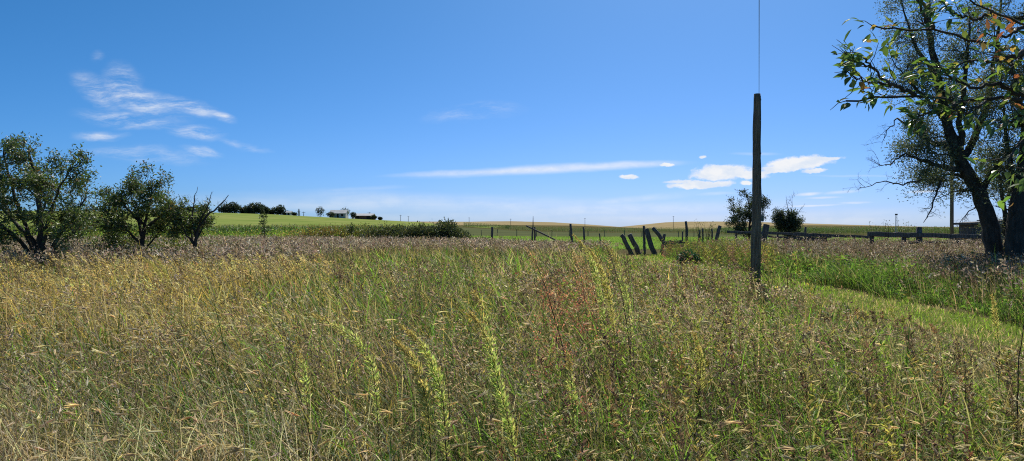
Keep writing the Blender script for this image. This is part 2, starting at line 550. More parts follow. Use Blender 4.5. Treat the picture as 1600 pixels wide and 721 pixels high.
# open brown panicles, in drifts
for (y0, y1, dens, heads, sl, sw, w, S) in ((1.2, 5, 60, 18, .020, .0065, .0022, 4), (5, 11, 56, 12, .029, .0108, .0035, 3), (11, 22, 26, 7, .055, .024, .007, 3)):
    p = scatter(y0, y1, dens, in_meadow)
    x, y = p[:, 0], p[:, 1]
    cb = sstep(-.05, .06, x / y) * (1 - sstep(.3, .4, x / y)) * sstep(4.5, 7, y) * (1 - sstep(15, 20, y))
    cl = sstep(-.28, -.18, x / y) * (1 - sstep(.05, .15, x / y)) * (1 - sstep(7, 10, y))
    kk = .9 * np.exp(-((x / y - .094) ** 2 / .0014 + (y - 9.5) ** 2 / 10)) + .45 * cb + .3 * cl + (1 - .45 * sstep(-.42, -.25, x / y) * (1 - sstep(.12, .22, x / y)) * sstep(7, 10, y)) * sstep(.38, .60, .6 * N3.fbm(x, y, .45) + .4 * N2.fbm(x + 31, y, 1.4))
    k = R.random(len(x)) < kk * (1 - .4 * sstep(.1, .4, x / y) * (1 - sstep(9, 12, y)))
    cb, cl = cb[k], cl[k]
    p = p[k]; x, y = x[k], y[k]
    n = len(p)
    h = meadow_h(x, y) * R.uniform(0.85, 1.28, n)
    goldz = sstep(-0.12, -0.38, x / y) * sstep(8, 13, y)
    pz = N1.fbm(x, y, .35)
    wts = np.stack([1.3 + .8 * cb, .5 + 2.0 * sstep(.5, .65, pz) + .6 * cl, 0.2 + 2.0 * goldz, 0.5 + 1.2 * sstep(-.3, -.5, x / y) * (1 - sstep(5, 7, y)), .5 + 1.3 * sstep(.5, .35, pz) + 1.0 * cl], 1)
    rz = np.exp(-((x / y - .094) ** 2 / .0012 + (y - 9.5) ** 2 / 9))
    colh, _ = mixc([MAUVE, BROWN, GOLD, PALE, (.15, .105, .08), (.48, .17, .13)], np.concatenate([wts, (14 * rz)[:, None]], 1), n)
    cs, _ = mixc([STRAW, BROWN, OLIVE], np.ones((n, 3)), n)
    seed_stems(gm, p, h, heads, sl, sw, colh, cs, w, S, spread=0.035 + 0.002 * y0)

# long pale dry straws lying every way in the near left corner
p = scatter(1.8, 5.5, 110, lambda x, y: in_meadow(x, y) & (x / y < -.18 + R.normal(0, .1, len(x))))
n = len(p)
c = cvar((.62, .55, .40), n)
blades(gm, p, R.uniform(.4, .85, n), np.full(n, .0065), R.random(n) * 6.28, np.abs(R.normal(.35, .25, n)), np.abs(R.normal(.4, .4, n)), c * .9, c, 4)

# leafy small forbs among the grass: dark stalks with yellow-green leaflets
for (y0, y1, dens, lv, ll) in ((1.6, 6, 18, 40, .042), (6, 14, 12, 28, .058), (14, 26, 4, 18, .10)):
    p = scatter(y0, y1, dens, in_meadow)
    x, y = p[:, 0], p[:, 1]
    k = ((x / y > -0.35) | (R.random(len(x)) < 0.3)) & (N2.fbm(x + 7, y, .5) + .16 * sstep(-.02, .1, x / y) > .54) & ~((x > 3.4) & (y > 19.5))
    p = p[k]; x, y = x[k], y[k]
    n = len(p)
    h = meadow_h(x, y) * R.uniform(0.9, 1.4, n) * (1 + .25 * sstep(0, .1, x / y) * (1 - sstep(.32, .42, x / y)))
    az = WIND + R.normal(0, 0.6, n)
    lean = np.abs(R.normal(0.05, 0.05, n)); bd = np.abs(R.normal(0.4, 0.3, n))
    dk = cvar((0.085, 0.05, 0.038), n)
    tip, ang = blades(gm, p, h, np.full(n, 0.006 + 0.0006 * y0), az, lean, bd, dk, dk * 1.2, 4)
    base, _ = mixc([(0.19, 0.25, 0.05), (0.33, 0.28, 0.08), (0.13, 0.085, 0.065), (0.28, 0.13, 0.08)], np.tile([1.2, 0.55, 1.3, 0.12], (n, 1)), n)
    t = R.random((n, lv)) ** 0.8
    ph = R.random((n, lv)) * 2 * np.pi
    pos = tip[:, None, :] + (p[:, None, :] - tip[:, None, :]) * (t * 0.6)[..., None]
    d = np.stack([np.cos(ph), np.sin(ph), R.uniform(0.2, 1.4, ph.shape)], 2).reshape(-1, 3)
    m = n * lv
    shards(gm, pos.reshape(-1, 3), d, ll * R.uniform(.6, 1.3, m), ll * 0.28, np.clip(np.repeat(base, lv, 0) * (1 + R.normal(0, .2, (m, 1))), .01, .9))
# golden plumes leaning with the wind in the left of the meadow
for (y0, y1, dens, heads, sl, sw, w) in ((8, 13, 16, 26, .045, .014, .005), (13, 24, 11, 18, .075, .026, .009)):
    p = scatter(y0, y1, dens, in_meadow)
    x, y = p[:, 0], p[:, 1]
    k = R.random(len(x)) < sstep(-.16, -.34, x / y) * sstep(.40, .62, N2.fbm(x + 3, y, .55)) * 1.3
    p = p[k]; x, y = x[k], y[k]; n = len(p)
    h = meadow_h(x, y) * R.uniform(1.05, 1.4, n)
    az = WIND + R.normal(0, .35, n)
    cs = cvar((.36, .27, .10), n)
    tip, ang = blades(gm, p, h, np.full(n, w), az, R.uniform(.15, .4, n), R.uniform(.4, .9, n), cs * .8, cs, 4)
    dv_ = np.stack([np.cos(az) * np.sin(ang), np.sin(az) * np.sin(ang), np.cos(ang)], 1)
    t = R.random((n, heads))
    pos = tip[:, None] - dv_[:, None] * (t * .38)[..., None] + R.normal(0, .022, (n, heads, 3)) + np.stack([0 * t, 0 * t, -.05 * t * t], 2)
    cg, _ = mixc([(.47, .38, .15), (.56, .47, .24), (.42, .29, .13)], np.tile([1, .8, .6], (n, 1)), n)
    shards(gm, pos.reshape(-1, 3), np.repeat(dv_, heads, 0) + R.normal(0, .35, (n * heads, 3)), sl * R.uniform(.6, 1.3, n * heads), sw, np.clip(np.repeat(cg, heads, 0) * (1 + R.normal(0, .15, (n * heads, 1))), .01, .9))
tag(gm.build('meadow_grass', M_GRASS), 'waist-high mixed meadow of green, straw and brown grass in the foreground', 'grass', kind='stuff')

# ------------------------------------------------------------------ brome band at the back of the meadow, left and centre
gb = Geo()
def in_back(x, y):
    return in_meadow(x, y) & ~((x > 3.4 + R.normal(0, .3, len(x))) & (y < 46)) & (y > 20 + 6 * N1.fbm(x, y, 0.2) + 14 * sstep(-0.32, -0.15, x / y))
p = scatter(20, 60, 16, in_back)
n = len(p); x, y = p[:, 0], p[:, 1]
h = (0.92 + 0.22 * N1.fbm(x, y, 0.3)) * R.uniform(0.75, 1.22, n)
h = h * (1 - 0.18 * sstep(-0.05, 0.1, x / y))
colh, _ = mixc([(.34, .275, .20), (0.44, 0.365, 0.28), BROWN, (.56, .49, .39), (.15, .11, .085), OLIVE], np.tile([1.4, 1.1, 0.5, 0.8, .5, .5], (n, 1)), n)
cs, _ = mixc([STRAW, OLIVE, GREEN], np.tile([1, 1, .7], (n, 1)), n)
seed_stems(gb, p, h, 7, 0.10, 0.045, colh, cs, 0.02, 2, headfrac=0.24, spread=0.05)
tag(gb.build('brome_grass', M_BROME), 'mauve seed-headed brome grass along the back of the meadow', 'grass', kind='stuff')

# ------------------------------------------------------------------ brome on the right, up to the corral
gr = Geo()
def in_rb(x, y):
    e = 12.0 + 1.2 * np.sin(y * 0.3) + 1.6 * (N3.fbm(x, y, .4) - .5) + R.normal(0, 0.8, len(x))
    return (x > e) & (y < 48)
p = scatter(10, 48, 30, in_rb, spread=0.85)
n = len(p); x, y = p[:, 0], p[:, 1]
h = (0.70 + 0.42 * N1.fbm(x, y, 0.35)) * R.uniform(0.65, 1.2, n) * (1 + .22 * sstep(27, 36, y))
colh, _ = mixc([(.29, .24, .18), (0.38, 0.325, 0.26), BROWN, (.52, .46, .37), (.11, .085, .065), OLIVE], np.tile([1.2, .8, 0.7, 0.5, 1.0, .6], (n, 1)), n)
cs, _ = mixc([STRAW, OLIVE, GREEN], np.tile([.8, 1, 1], (n, 1)), n)
seed_stems(gr, p, h * .95, 7, 0.085, 0.034, colh, cs, 0.014, 2, headfrac=0.28, spread=0.05)
p = scatter(10, 48, 110, in_rb, spread=0.85)
n = len(p); x, y = p[:, 0], p[:, 1]
col, _ = mixc([GREEN, STRAW, OLIVE, MAUVE], np.tile([1, .6, 1, .4], (n, 1)), n)
blades(gr, p, R.uniform(.4, .85, n), R.uniform(.012, .022, n), WIND + R.normal(0, 1, n), np.abs(R.normal(.1, .1, n)), np.abs(R.normal(.6, .5, n)), col * .9, col, 3)
tag(gr.build('brome_grass', M_BROME), 'mauve seed-headed brome grass between the green weeds and the corral rails', 'grass', kind='stuff')

# ------------------------------------------------------------------ mown path turf
gp = Geo()
def in_path(x, y):
    return (x > 6.4 + R.normal(0, .3, len(x))) & (x < 9.3 + R.normal(0, .15, len(x)))
for (y0, y1, dens, w0) in ((6, 20, 260, .009), (20, 48, 90, .024)):
    p = scatter(y0, y1, dens, in_path, spread=0.85)
    n = len(p); x, y = p[:, 0], p[:, 1]
    tuft = N2.fbm(x, y, 1.6)
    col, _ = mixc([(.24, .37, .05), (.15, .24, .04), STRAW, (.25, .28, .06)], np.stack([1.4 + 0 * x, .5 + 0 * x, .4 + 2.2 * sstep(.45, .62, N3.fbm(x, y, .7)) + 3.5 * sstep(8.1, 6.9, x), .5 + 0 * x], 1), n)
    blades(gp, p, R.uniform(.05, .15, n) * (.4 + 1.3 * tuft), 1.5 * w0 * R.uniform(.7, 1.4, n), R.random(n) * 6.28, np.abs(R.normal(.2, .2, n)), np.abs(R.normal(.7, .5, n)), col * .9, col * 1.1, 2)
tag(gp.build('mown_turf', M_GRASS), 'short mown green turf of the track running past the pole', 'grass', kind='stuff')

# ------------------------------------------------------------------ green weeds right of the path
gw = Geo()
def in_weeds(x, y):
    e = 9.35 + .25 * np.sin(y * 1.3)
    return (x > e) & (x < 12.8 + 1.2 * np.sin(y * .3) + R.normal(0, .5, len(x)))
for (y0, y1, dens, w0, ll) in ((8, 22, 330, .012, .09), (22, 46, 110, .024, .13)):
    p = scatter(y0, y1, dens, in_weeds, spread=.85)
    n = len(p); x, y = p[:, 0], p[:, 1]
    lump = N1.fbm(x, y, 1.1)
    hh = (.10 + 1.05 * sstep(.25, .8, lump)) * (0.75 + .3 * sstep(9.4, 11, x))
    kn = N3.fbm(x, y, .9)
    col, _ = mixc([LIME, GREEN, (0.14, 0.23, .05), STRAW, OLIVE, (.05, .09, .03)], np.stack([1.1 * sstep(.4, .6, kn) + .2, 1.2 + 0 * x, .8 + 0 * x, .15 + .5 * sstep(11, 13, x), .4 + 1. * sstep(.55, .4, kn), .7 + 0 * x], 1), n)
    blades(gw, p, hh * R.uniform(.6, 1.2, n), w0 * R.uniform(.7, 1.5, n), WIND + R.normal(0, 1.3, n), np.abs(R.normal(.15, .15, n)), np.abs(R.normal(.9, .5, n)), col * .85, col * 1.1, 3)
    k = R.random(n) < .5
    q = p[k]; m = len(q)
    q = q + np.stack([R.normal(0, .05, m), R.normal(0, .05, m), hh[k] * R.uniform(.2, .95, m)], 1)
    d = np.stack([R.normal(0, 1, m), R.normal(0, 1, m), R.uniform(-.2, .9, m)], 1)
    shards(gw, q, d, ll * R.uniform(.7, 1.3, m), ll * .42, np.clip(col[k] * 1.05, .01, .9))
# taller ochre-green forbs near the far end of the strip
p = scatter(22, 46, 8, lambda x, y: (x > 9.0) & (x < 13.5) & (x / y < .36), spread=.85)
n = len(p)
h = R.uniform(.7, 1.25, n)
dk = cvar((.12, .09, .05), n)
az = WIND + R.normal(0, .7, n)
tip, ang = blades(gw, p, h, np.full(n, .02), az, np.abs(R.normal(.05, .05, n)), np.abs(R.normal(.2, .15, n)), dk, dk, 3)
lv = 34
t = R.random((n, lv))
pos = tip[:, None] + (p[:, None] - tip[:, None]) * (t * .75)[..., None] + R.normal(0, .05, (n, lv, 3)) * (.4 + t)[..., None]
base, _ = mixc([(.18, .20, .05), (.28, .24, .07), (.10, .15, .04), (.26, .15, .12)], np.tile([1, .8, .7, .35], (n, 1)), n)
shards(gw, pos.reshape(-1, 3), R.normal(0, 1, (n * lv, 3)) + [0, 0, .8], .085, .03, np.repeat(base, lv, 0) * (1 + R.normal(0, .15, (n * lv, 1))))
tag(gw.build('green_weeds', M_GRASS), 'knee-high bright green weeds along the right side of the mown track', 'weeds', kind='stuff')

# ------------------------------------------------------------------ pasture blades (bright strip behind the posts)
ga = Geo()
n = 52000
yy = R.uniform(58, 152, n); xx = R.uniform(-25, 70, n)
k = xx / yy < .36
xx, yy = xx[k], yy[k]; n = len(xx)
pp = np.stack([xx, yy, ground_z(xx, yy)], 1)
col, _ = mixc([(.15, .26, .045), (.21, .29, .06), (.11, .18, .035)], np.tile([1, 1, .3], (n, 1)), n)
blades(ga, pp, R.uniform(.10, .26, n), R.uniform(.03, .07, n), R.random(n) * 6.28, np.abs(R.normal(.2, .2, n)), np.abs(R.normal(.5, .4, n)), col, col * 1.1, 2)
tag(ga.build('alfalfa', M_GRASS), 'bright green alfalfa strip behind the broken fence posts', 'crop', kind='stuff')


# ------------------------------------------------------------------ corn
def corn(rows, label, leaves, hgt, tassel=True, jitter=.12):
    g = Geo()
    p = np.concatenate(rows)
    n = len(p)
    p = p + np.stack([R.normal(0, jitter, n), R.normal(0, jitter, n), np.zeros(n)], 1)
    p[:, 2] = ground_z(p[:, 0], p[:, 1])
    h = hgt * R.uniform(.88, 1.1, n)
    c = cvar((.09, .15, .035), n, .15)
    blades(g, p, h, np.full(n, .05), R.random(n) * 6.28, np.abs(R.normal(.03, .03, n)), np.abs(R.normal(.05, .05, n)), c, c * 1.1, 2)
    for q in range(leaves):
        b = p.copy()
        b[:, 2] += h * (0.18 + .74 * (q + R.random(n) * .8) / leaves)
        cl = cvar((.075, .15, .035), n, .22)
        a = R.random(n) * 6.28
        blades(g, b, R.uniform(.55, .9, n), R.uniform(.07, .11, n), a, R.uniform(.25, .6, n), R.uniform(.7, 2.0, n), cl, cl * 1.15, 4, face=a + np.pi / 2 + R.normal(0, .3, n))
    if tassel:
        b = p.copy(); b[:, 2] += h * .96
        ct = cvar((.34, .28, .14), n, .15)
        for q in range(3):
            blades(g, b, R.uniform(.2, .34, n), np.full(n, .035), R.random(n) * 6.28, R.uniform(.05, .4, n), R.uniform(.1, .5, n), ct, ct, 2)
    return tag(g.build('corn_field', M_CORN), label, 'corn', kind='stuff')


def row(x0, x1, y, step):
    x = np.arange(x0, x1, step)
    return np.stack([x, np.full(len(x), y) , np.zeros(len(x))], 1)


corn([row(-100, -17, 104 + .8 * k, .30) for k in range(9)], 'dark green corn rows left, below the sloping bean field', 8, 1.95)
corn([row(-22, 150, 335 + 1.6 * k, .50) for k in range(7)], 'long distant band of corn behind the alfalfa strip', 5, 2.3)
corn([row(62, 235, 215 + 1.1 * k, .42) for k in range(8)], 'corn rows beyond the corral and shed on the right', 6, 2.25)

# ------------------------------------------------------------------ scrub behind the left trees
gs = Geo()
n = 9000
xx = R.uniform(-62, -6, n); yy = R.uniform(60, 88, n)
k = (N1.fbm(xx, yy, .12) > .36)
xx, yy = xx[k], yy[k]; n = len(xx)
pp = np.stack([xx, yy, ground_z(xx, yy)], 1)
gold = sstep(-26, -16, xx) * (1 - sstep(-13, -9, xx)) * .7 + .1
leftz = sstep(-30, -40, xx)
hs = (.95 + 1.0 * N2.fbm(xx, yy, .25)) * R.uniform(.6, 1.15, n) * (1 + .35 * leftz)
col, _ = mixc([LIME, GREEN, GOLD, (.24, .13, .07), (.20, .22, .05)], np.stack([.6 + 1.2 * leftz, 1 - .4 * leftz, 2 * gold, .5 * gold, .9 + 1.5 * leftz], 1), n)
blades(gs, pp, hs, R.uniform(.03, .06, n), WIND + R.normal(0, 1, n), np.abs(R.normal(.08, .08, n)), np.abs(R.normal(.3, .2, n)), col * .9, col, 3)
m = 5
tpos = np.repeat(pp, m, 0); hh = np.repeat(hs, m)
tpos = tpos + np.stack([R.normal(0, .12, n * m), R.normal(0, .12, n * m), hh * R.uniform(.4, 1.02, n * m)], 1)
shards(gs, tpos, R.normal(0, 1, (n * m, 3)) + [0, 0, .7], .17, .075, np.repeat(col, m, 0) * (1 + R.normal(0, .2, (n * m, 1))))
tag(gs.build('tall_weeds', M_GRASS), 'yellow-green and golden tall weeds between the small trees and the corn', 'weeds', kind='stuff')


# ------------------------------------------------------------------ trees
def smooth_path(pts, n):
    pts = np.asarray(pts, float)
    d = np.concatenate([[0], np.cumsum(np.linalg.norm(np.diff(pts, axis=0), axis=1))])
    t = np.linspace(0, d[-1], n)
    q = np.stack([np.interp(t, d, pts[:, k]) for k in range(3)], 1)
    for _ in range(2):
        q[1:-1] = (q[:-2] + 2 * q[1:-1] + q[2:]) / 4
    return q


def branch_out(g, sites, start, d, L, r, depth, maxd, prm, leafy):
    n = 5 if depth < maxd else 4
    pts = [start]
    for i in range(n):
        d = unit(d + R.normal(0, prm['wander'], 3) + np.array([prm.get('wind', 0), 0, prm['up']]))
        pts.append(pts[-1] + d * L / n)
    pts = np.array(pts)
    tube(g, pts, np.linspace(r, r * .35, len(pts)), 4 if depth > 1 else 5, caps=False)
    if leafy and depth >= maxd - prm.get('leafdepth', 1):
        for q in pts[1:]:
            sites.append((q, d))
    if depth < maxd:
        for _ in range(prm['kids'][depth]):
            t = R.uniform(.25, 1)
            k = min(int(t * n), n - 1)
            s = pts[k] + (pts[k + 1] - pts[k]) * (t * n - k if t * n - k <= 1 else 1)
            nd = unit(unit(pts[k + 1] - pts[k]) * .7 + R.normal(0, .62, 3))
            branch_out(g, sites, s, nd, L * R.uniform(.45, .72), r * .5, depth + 1, maxd, prm, leafy)


def make_tree(name, label, limbs, prm, leaf, cat='tree', group=None, mat=None, lmat=None, envelope=None):
    """limbs: [(points, r0, r1, kids, kid length, leafy)]"""
    base = limbs[0][0][0]
    root = thing(name, label, cat, (base[0], base[1], float(ground_z(base[0], base[1]))), group)
    g = Geo(); sites = []
    for (pts, r0, r1, kids, kl, leafy) in limbs:
        q = smooth_path(pts, max(8, 3 * len(pts)))
        q[1:-1] += R.normal(0, prm.get('knob', .02), (len(q) - 2, 3))
        tube(g, q, np.linspace(r0, r1, len(q)) * (1 + R.normal(0, .05, len(q))), 9 if r0 > .08 else 6, rough=.05 if r0 > .08 else 0)
        for _ in range(kids):
            t = R.uniform(prm.get('t0', .25), 1) ** .9
            k = min(int(t * (len(q) - 1)), len(q) - 2)
            d = unit(q[k + 1] - q[k]) * .5 + R.normal(0, .65, 3)
            branch_out(g, sites, q[k], unit(d), kl * R.uniform(.6, 1.15), max(r1 * .7, .008) * prm.get('tw', 1), 1, prm['maxd'], prm, leafy)
    tr = g.build('trunk', mat or M_BARK, root, smooth=True)
    if sites:
        S = np.array([s[0] for s in sites]); D = np.array([s[1] for s in sites])
        if envelope is not None:
            k = envelope(S); S, D = S[k], D[k]
        m = leaf['per']
        n = len(S) * m
        pos = np.repeat(S, m, 0) + R.normal(0, leaf['spread'], (n, 3))
        d = np.repeat(D, m, 0) * .6 + R.normal(0, .6, (n, 3)) + np.array(leaf.get('dir', (-.3, 0, -.1)))
        col, _ = mixc(leaf['cols'], np.tile(leaf['w'], (n, 1)), n)
        gl = Geo()
        shards(gl, pos, d, leaf['l'] * R.uniform(.6, 1.3, n), leaf['wd'] * R.uniform(.7, 1.3, n), col)
        gl.build('crown', lmat or M_LEAF, root)
    return root


def limb(pix, d, r0, r1, kids, kl, leafy=True, dy=0.0):
    """dy bends the limb towards (-) or away from (+) the viewer along its length"""
    k = len(pix)
    return ([P(px, py, d + dy * i / (k - 1)) for i, (px, py) in enumerate(pix)], r0, r1, kids, kl, leafy)


OLV = [(.06, .10, .03), (.085, .13, .035), (.13, .165, .05), (.20, .14, .06), (.11, .175, .035)]
prm = dict(t0=.45, wander=.22, up=.06, wind=-.03, kids=[0, 3, 3], maxd=3, tw=1.0, knob=.02)
leafL = dict(per=4, spread=.10, l=.135, wd=.046, cols=OLV, w=[1, 1.1, .8, .25, .6])
d = 26
make_tree('locust_tree', 'many-stemmed feathery dark green tree at the far left edge of the meadow', [
    limb([(66, 436), (64, 380), (62, 330), (57, 295), (50, 255), (44, 232)], d, .15, .03, 13, .9),
    limb([(62, 433), (45, 388), (20, 366), (-8, 345), (-35, 325)], d, .10, .025, 12, .9, dy=-.8),
    limb([(68, 433), (80, 390), (97, 360), (117, 332), (135, 308)], d, .10, .025, 12, .85, dy=.9),
    limb([(64, 405), (42, 360), (26, 320), (12, 270), (6, 232)], d, .09, .02, 12, .9, dy=1.2),
    limb([(66, 395), (73, 350), (86, 310), (100, 280), (112, 262)], d, .08, .02, 11, .8, dy=-1.2),
    limb([(63, 420), (50, 382), (28, 350), (-4, 318), (-20, 280)], d, .09, .02, 11, .9, dy=1.4),
    limb([(66, 415), (90, 385), (112, 365), (128, 350)], d, .06, .015, 8, .7, dy=-1.3),
    limb([(64, 390), (60, 350), (75, 300), (80, 268)], d, .06, .015, 9, .8, dy=1.6),
    limb([(100, 282), (112, 258), (124, 243), (131, 236)], d - 1.0, .02, .006, 3, .4, False),
    limb([(72, 270), (78, 248), (76, 230)], d, .016, .005, 2, .3, False)], prm, leafL, group='small trees at the left')
d = 30
make_tree('locust_tree', 'middle small tree of the left clump, ragged green top leaning left', [
    limb([(222, 425), (222, 372), (226, 345), (234, 318), (238, 294)], d, .12, .02, 13, .8),
    limb([(222, 370), (214, 340), (193, 318), (172, 300)], d, .08, .015, 12, .75, dy=.8),
    limb([(224, 360), (250, 338), (270, 325)], d, .07, .015, 10, .7, dy=-.8),
    limb([(220, 380), (192, 355), (163, 342)], d, .06, .015, 10, .7, dy=-.6),
    limb([(222, 350), (208, 318), (204, 294)], d, .06, .012, 9, .65, dy=1),
    limb([(226, 390), (250, 362), (262, 350)], d, .05, .012, 8, .6, dy=1),
    limb([(218, 395), (185, 372), (172, 360)], d, .05, .012, 8, .6, dy=.8)], prm, leafL, group='small trees at the left')
make_tree('locust_tree', 'half-dead small tree of the left clump with bare twigs on top', [
    limb([(303, 425), (305, 372), (312, 350), (327, 335), (345, 320), (357, 305)], d, .09, .012, 6, .45, False),
    limb([(305, 368), (299, 338), (305, 312), (309, 292)], d, .05, .008, 6, .4, False, dy=.5),
    limb([(312, 348), (326, 318), (331, 300)], d, .04, .006, 5, .35, False, dy=-.4),
    limb([(298, 345), (286, 322), (278, 303)], d, .03, .006, 5, .35, False, dy=.3),
    limb([(304, 385), (285, 358), (272, 340)], d, .05, .012, 5, .55, dy=-.6),
    limb([(306, 380), (318, 352), (330, 338)], d, .05, .012, 7, .5, dy=.6),
    limb([(304, 390), (298, 352), (290, 335)], d, .05, .012, 4, .45, dy=.8)], prm, leafL, group='small trees at the left')

d = 52
DK = [(.035, .055, .022), (.055, .08, .028), (.085, .11, .04)]
leafM = dict(per=4, spread=.11, l=.12, wd=.055, cols=DK, w=[1, 1, .6])
prm2 = dict(wander=.22, up=.05, wind=-.02, kids=[0, 3, 3], maxd=3, knob=.02)
make_tree('locust_tree', 'airy dark tree standing directly behind the tall bare pole', [
    limb([(1170, 397), (1171, 360), (1172, 330), (1168, 305)], d, .11, .02, 11, .8),
    limb([(1170, 370), (1160, 345), (1150, 322), (1144, 316)], d, .06, .015, 9, .6, dy=.5),
    limb([(1171, 360), (1184, 335), (1190, 312)], d, .06, .015, 9, .6, dy=-.5),
    limb([(1169, 378), (1155, 358), (1146, 345)], d, .05, .015, 8, .55, dy=-.6),
    limb([(1172, 350), (1180, 325), (1182, 308)], d, .05, .012, 8, .55, dy=.8)], prm2, leafM)
make_tree('locust_tree', 'small round dark tree with bare twigs above, right of the pole', [
    limb([(1232, 397), (1232, 360), (1233, 335)], d, .10, .03, 16, .62),
    limb([(1232, 368), (1222, 350), (1217, 338)], d, .05, .02, 12, .5, dy=.4),
    limb([(1232, 366), (1243, 350), (1248, 340)], d, .05, .02, 12, .5, dy=-.4),
    limb([(1233, 345), (1231, 325), (1228, 306)], d, .03, .006, 5, .5, False),
    limb([(1233, 342), (1238, 325), (1237, 304)], d, .03, .006, 5, .5, False),
    limb([(1238, 345), (1250, 330), (1258, 318)], d, .025, .006, 4, .45, False),
    limb([(1228, 348), (1217, 335), (1211, 322)], d, .025, .006, 4, .45, False)], prm2, dict(leafM, per=5))

# the two big trees at the right
d = 27
RT = [(.075, .11, .055), (.11, .145, .075), (.15, .19, .10), (.21, .23, .15)]
leafR = dict(per=7, spread=.15, l=.09, wd=.034, cols=RT, w=[1, 1, .7, .3])
prm3 = dict(wander=.2, up=.02, wind=-.03, kids=[0, 3, 3], maxd=3, knob=.03)
make_tree('leaning_tree', 'big dark tree leaning left, its crown behind the near leafy branches', [
    limb([(1558, 434), (1554, 388), (1545, 345), (1530, 302), (1510, 266), (1493, 232), (1476, 182), (1466, 132), (1456, 72), (1450, 0)], d, .31, .06, 20, 1.1),
    limb([(1510, 268), (1475, 262), (1440, 250), (1415, 240)], d, .12, .03, 12, 1.0, dy=-.8),
    limb([(1493, 232), (1452, 222), (1420, 200), (1402, 185)], d, .12, .03, 13, 1.0, dy=.8),
    limb([(1476, 182), (1440, 150), (1412, 118)], d, .10, .025, 13, 1.0, dy=-.8),
    limb([(1466, 132), (1440, 85), (1418, 45), (1410, 5)], d, .09, .02, 13, 1.0, dy=.8),
    limb([(1502, 252), (1530, 205), (1548, 140), (1560, 60), (1565, -20)], d, .14, .03, 18, 1.15, dy=1.2),
    limb([(1530, 302), (1555, 262), (1590, 225), (1625, 190)], d, .12, .03, 14, 1.1, dy=-1),
    limb([(1500, 250), (1500, 180), (1508, 110), (1515, 30)], d, .12, .03, 16, 1.1, dy=-1.3),
    limb([(1520, 285), (1490, 270), (1470, 278), (1450, 275)], d, .07, .02, 10, .8, dy=1),
    limb([(1440, 280), (1415, 290), (1385, 283), (1355, 292), (1340, 297)], d - .6, .035, .006, 7, .45, False),
    limb([(1415, 240), (1392, 255), (1375, 262), (1366, 250)], d - .6, .03, .006, 7, .5, False),
    limb([(1402, 185), (1385, 205), (1378, 228)], d + .6, .025, .006, 6, .5, False),
    limb([(1412, 118), (1392, 95), (1385, 60)], d - .6, .025, .006, 6, .55, False),
    limb([(1472, 278), (1462, 305), (1455, 330), (1443, 348)], d - .3, .05, .012, 10, .45, False),
    limb([(1540, 322), (1520, 328), (1505, 340), (1497, 352)], d, .03, .008, 7, .4, False)], prm3, leafR, group='big trees at the right')
d = 26
make_tree('broad_tree', 'thick upright dark tree trunk at the right edge of the view', [
    limb([(1594, 438), (1592, 385), (1594, 330), (1602, 280), (1612, 200), (1622, 100), (1630, 0)], d, .42, .12, 12, 1.2),
    limb([(1594, 332), (1580, 270), (1572, 215), (1568, 160)], d, .13, .03, 13, 1.0, dy=1),
    limb([(1602, 285), (1640, 240), (1680, 190)], d, .14, .03, 12, 1.2, dy=1),
    limb([(1612, 205), (1590, 150), (1580, 90)], d, .12, .03, 13, 1.1, dy=-1),
    limb([(1615, 180), (1660, 110), (1690, 30)], d, .12, .03, 12, 1.2, dy=-1),
    limb([(1592, 345), (1575, 325), (1555, 322)], d, .05, .012, 5, .5, False, dy=-.4)], prm3, leafR, group='big trees at the right')
d = 28.5
make_tree('slender_tree', 'slender dark trunk between the leaning tree and the thick right-hand tree', [
    limb([(1574, 430), (1572, 365), (1569, 312), (1562, 272), (1548, 238)], d, .12, .04, 12, .9),
    limb([(1569, 315), (1585, 285), (1600, 262)], d, .06, .02, 9, .8, dy=.5)], prm3, leafR, group='big trees at the right')

# ------------------------------------------------------------------ near broad-leaved tree, trunk outside the frame at the right
def broad_leaves(g, p, d, l, w, col):
    """ovate leaf folded along its midrib, 9 vertices"""
    n = len(p)
    d = unit(d)
    side = unit(np.cross(d, np.array([0, 0, 1.0]) + R.normal(0, .55, (n, 3))))
    nr = np.cross(side, d)
    ts = np.array([0, .22, .5, .78, 1.0]); ws = np.array([0, .82, 1.0, .5, 0])
    l = l[:, None]; w = w[:, None]
    V = []
    for t, q in zip(ts, ws):
        c = p + d * l * t - nr * l * .22 * t * t
        if q == 0: V.append(c)
        else:
            V += [c, c + side * w * .5 * q + nr * w * .16 * q, c - side * w * .5 * q + nr * w * .16 * q]
    V = np.stack(V, 1)   # 0 base, 1-3,4-6,7-9, 10 tip
    T = [(0, 1, 2), (0, 3, 1)]
    for a in (1, 4):
        T += [(a, a + 3, a + 4), (a, a + 4, a + 1), (a, a + 2, a + 5), (a, a + 5, a + 3)]
    T += [(7, 10, 8), (7, 9, 10)]
    T = np.array(T)
    g.add(V.reshape(-1, 3), (T[None] + (np.arange(n) * 11)[:, None, None]).reshape(-1, 3), np.repeat(col, 11, 0))


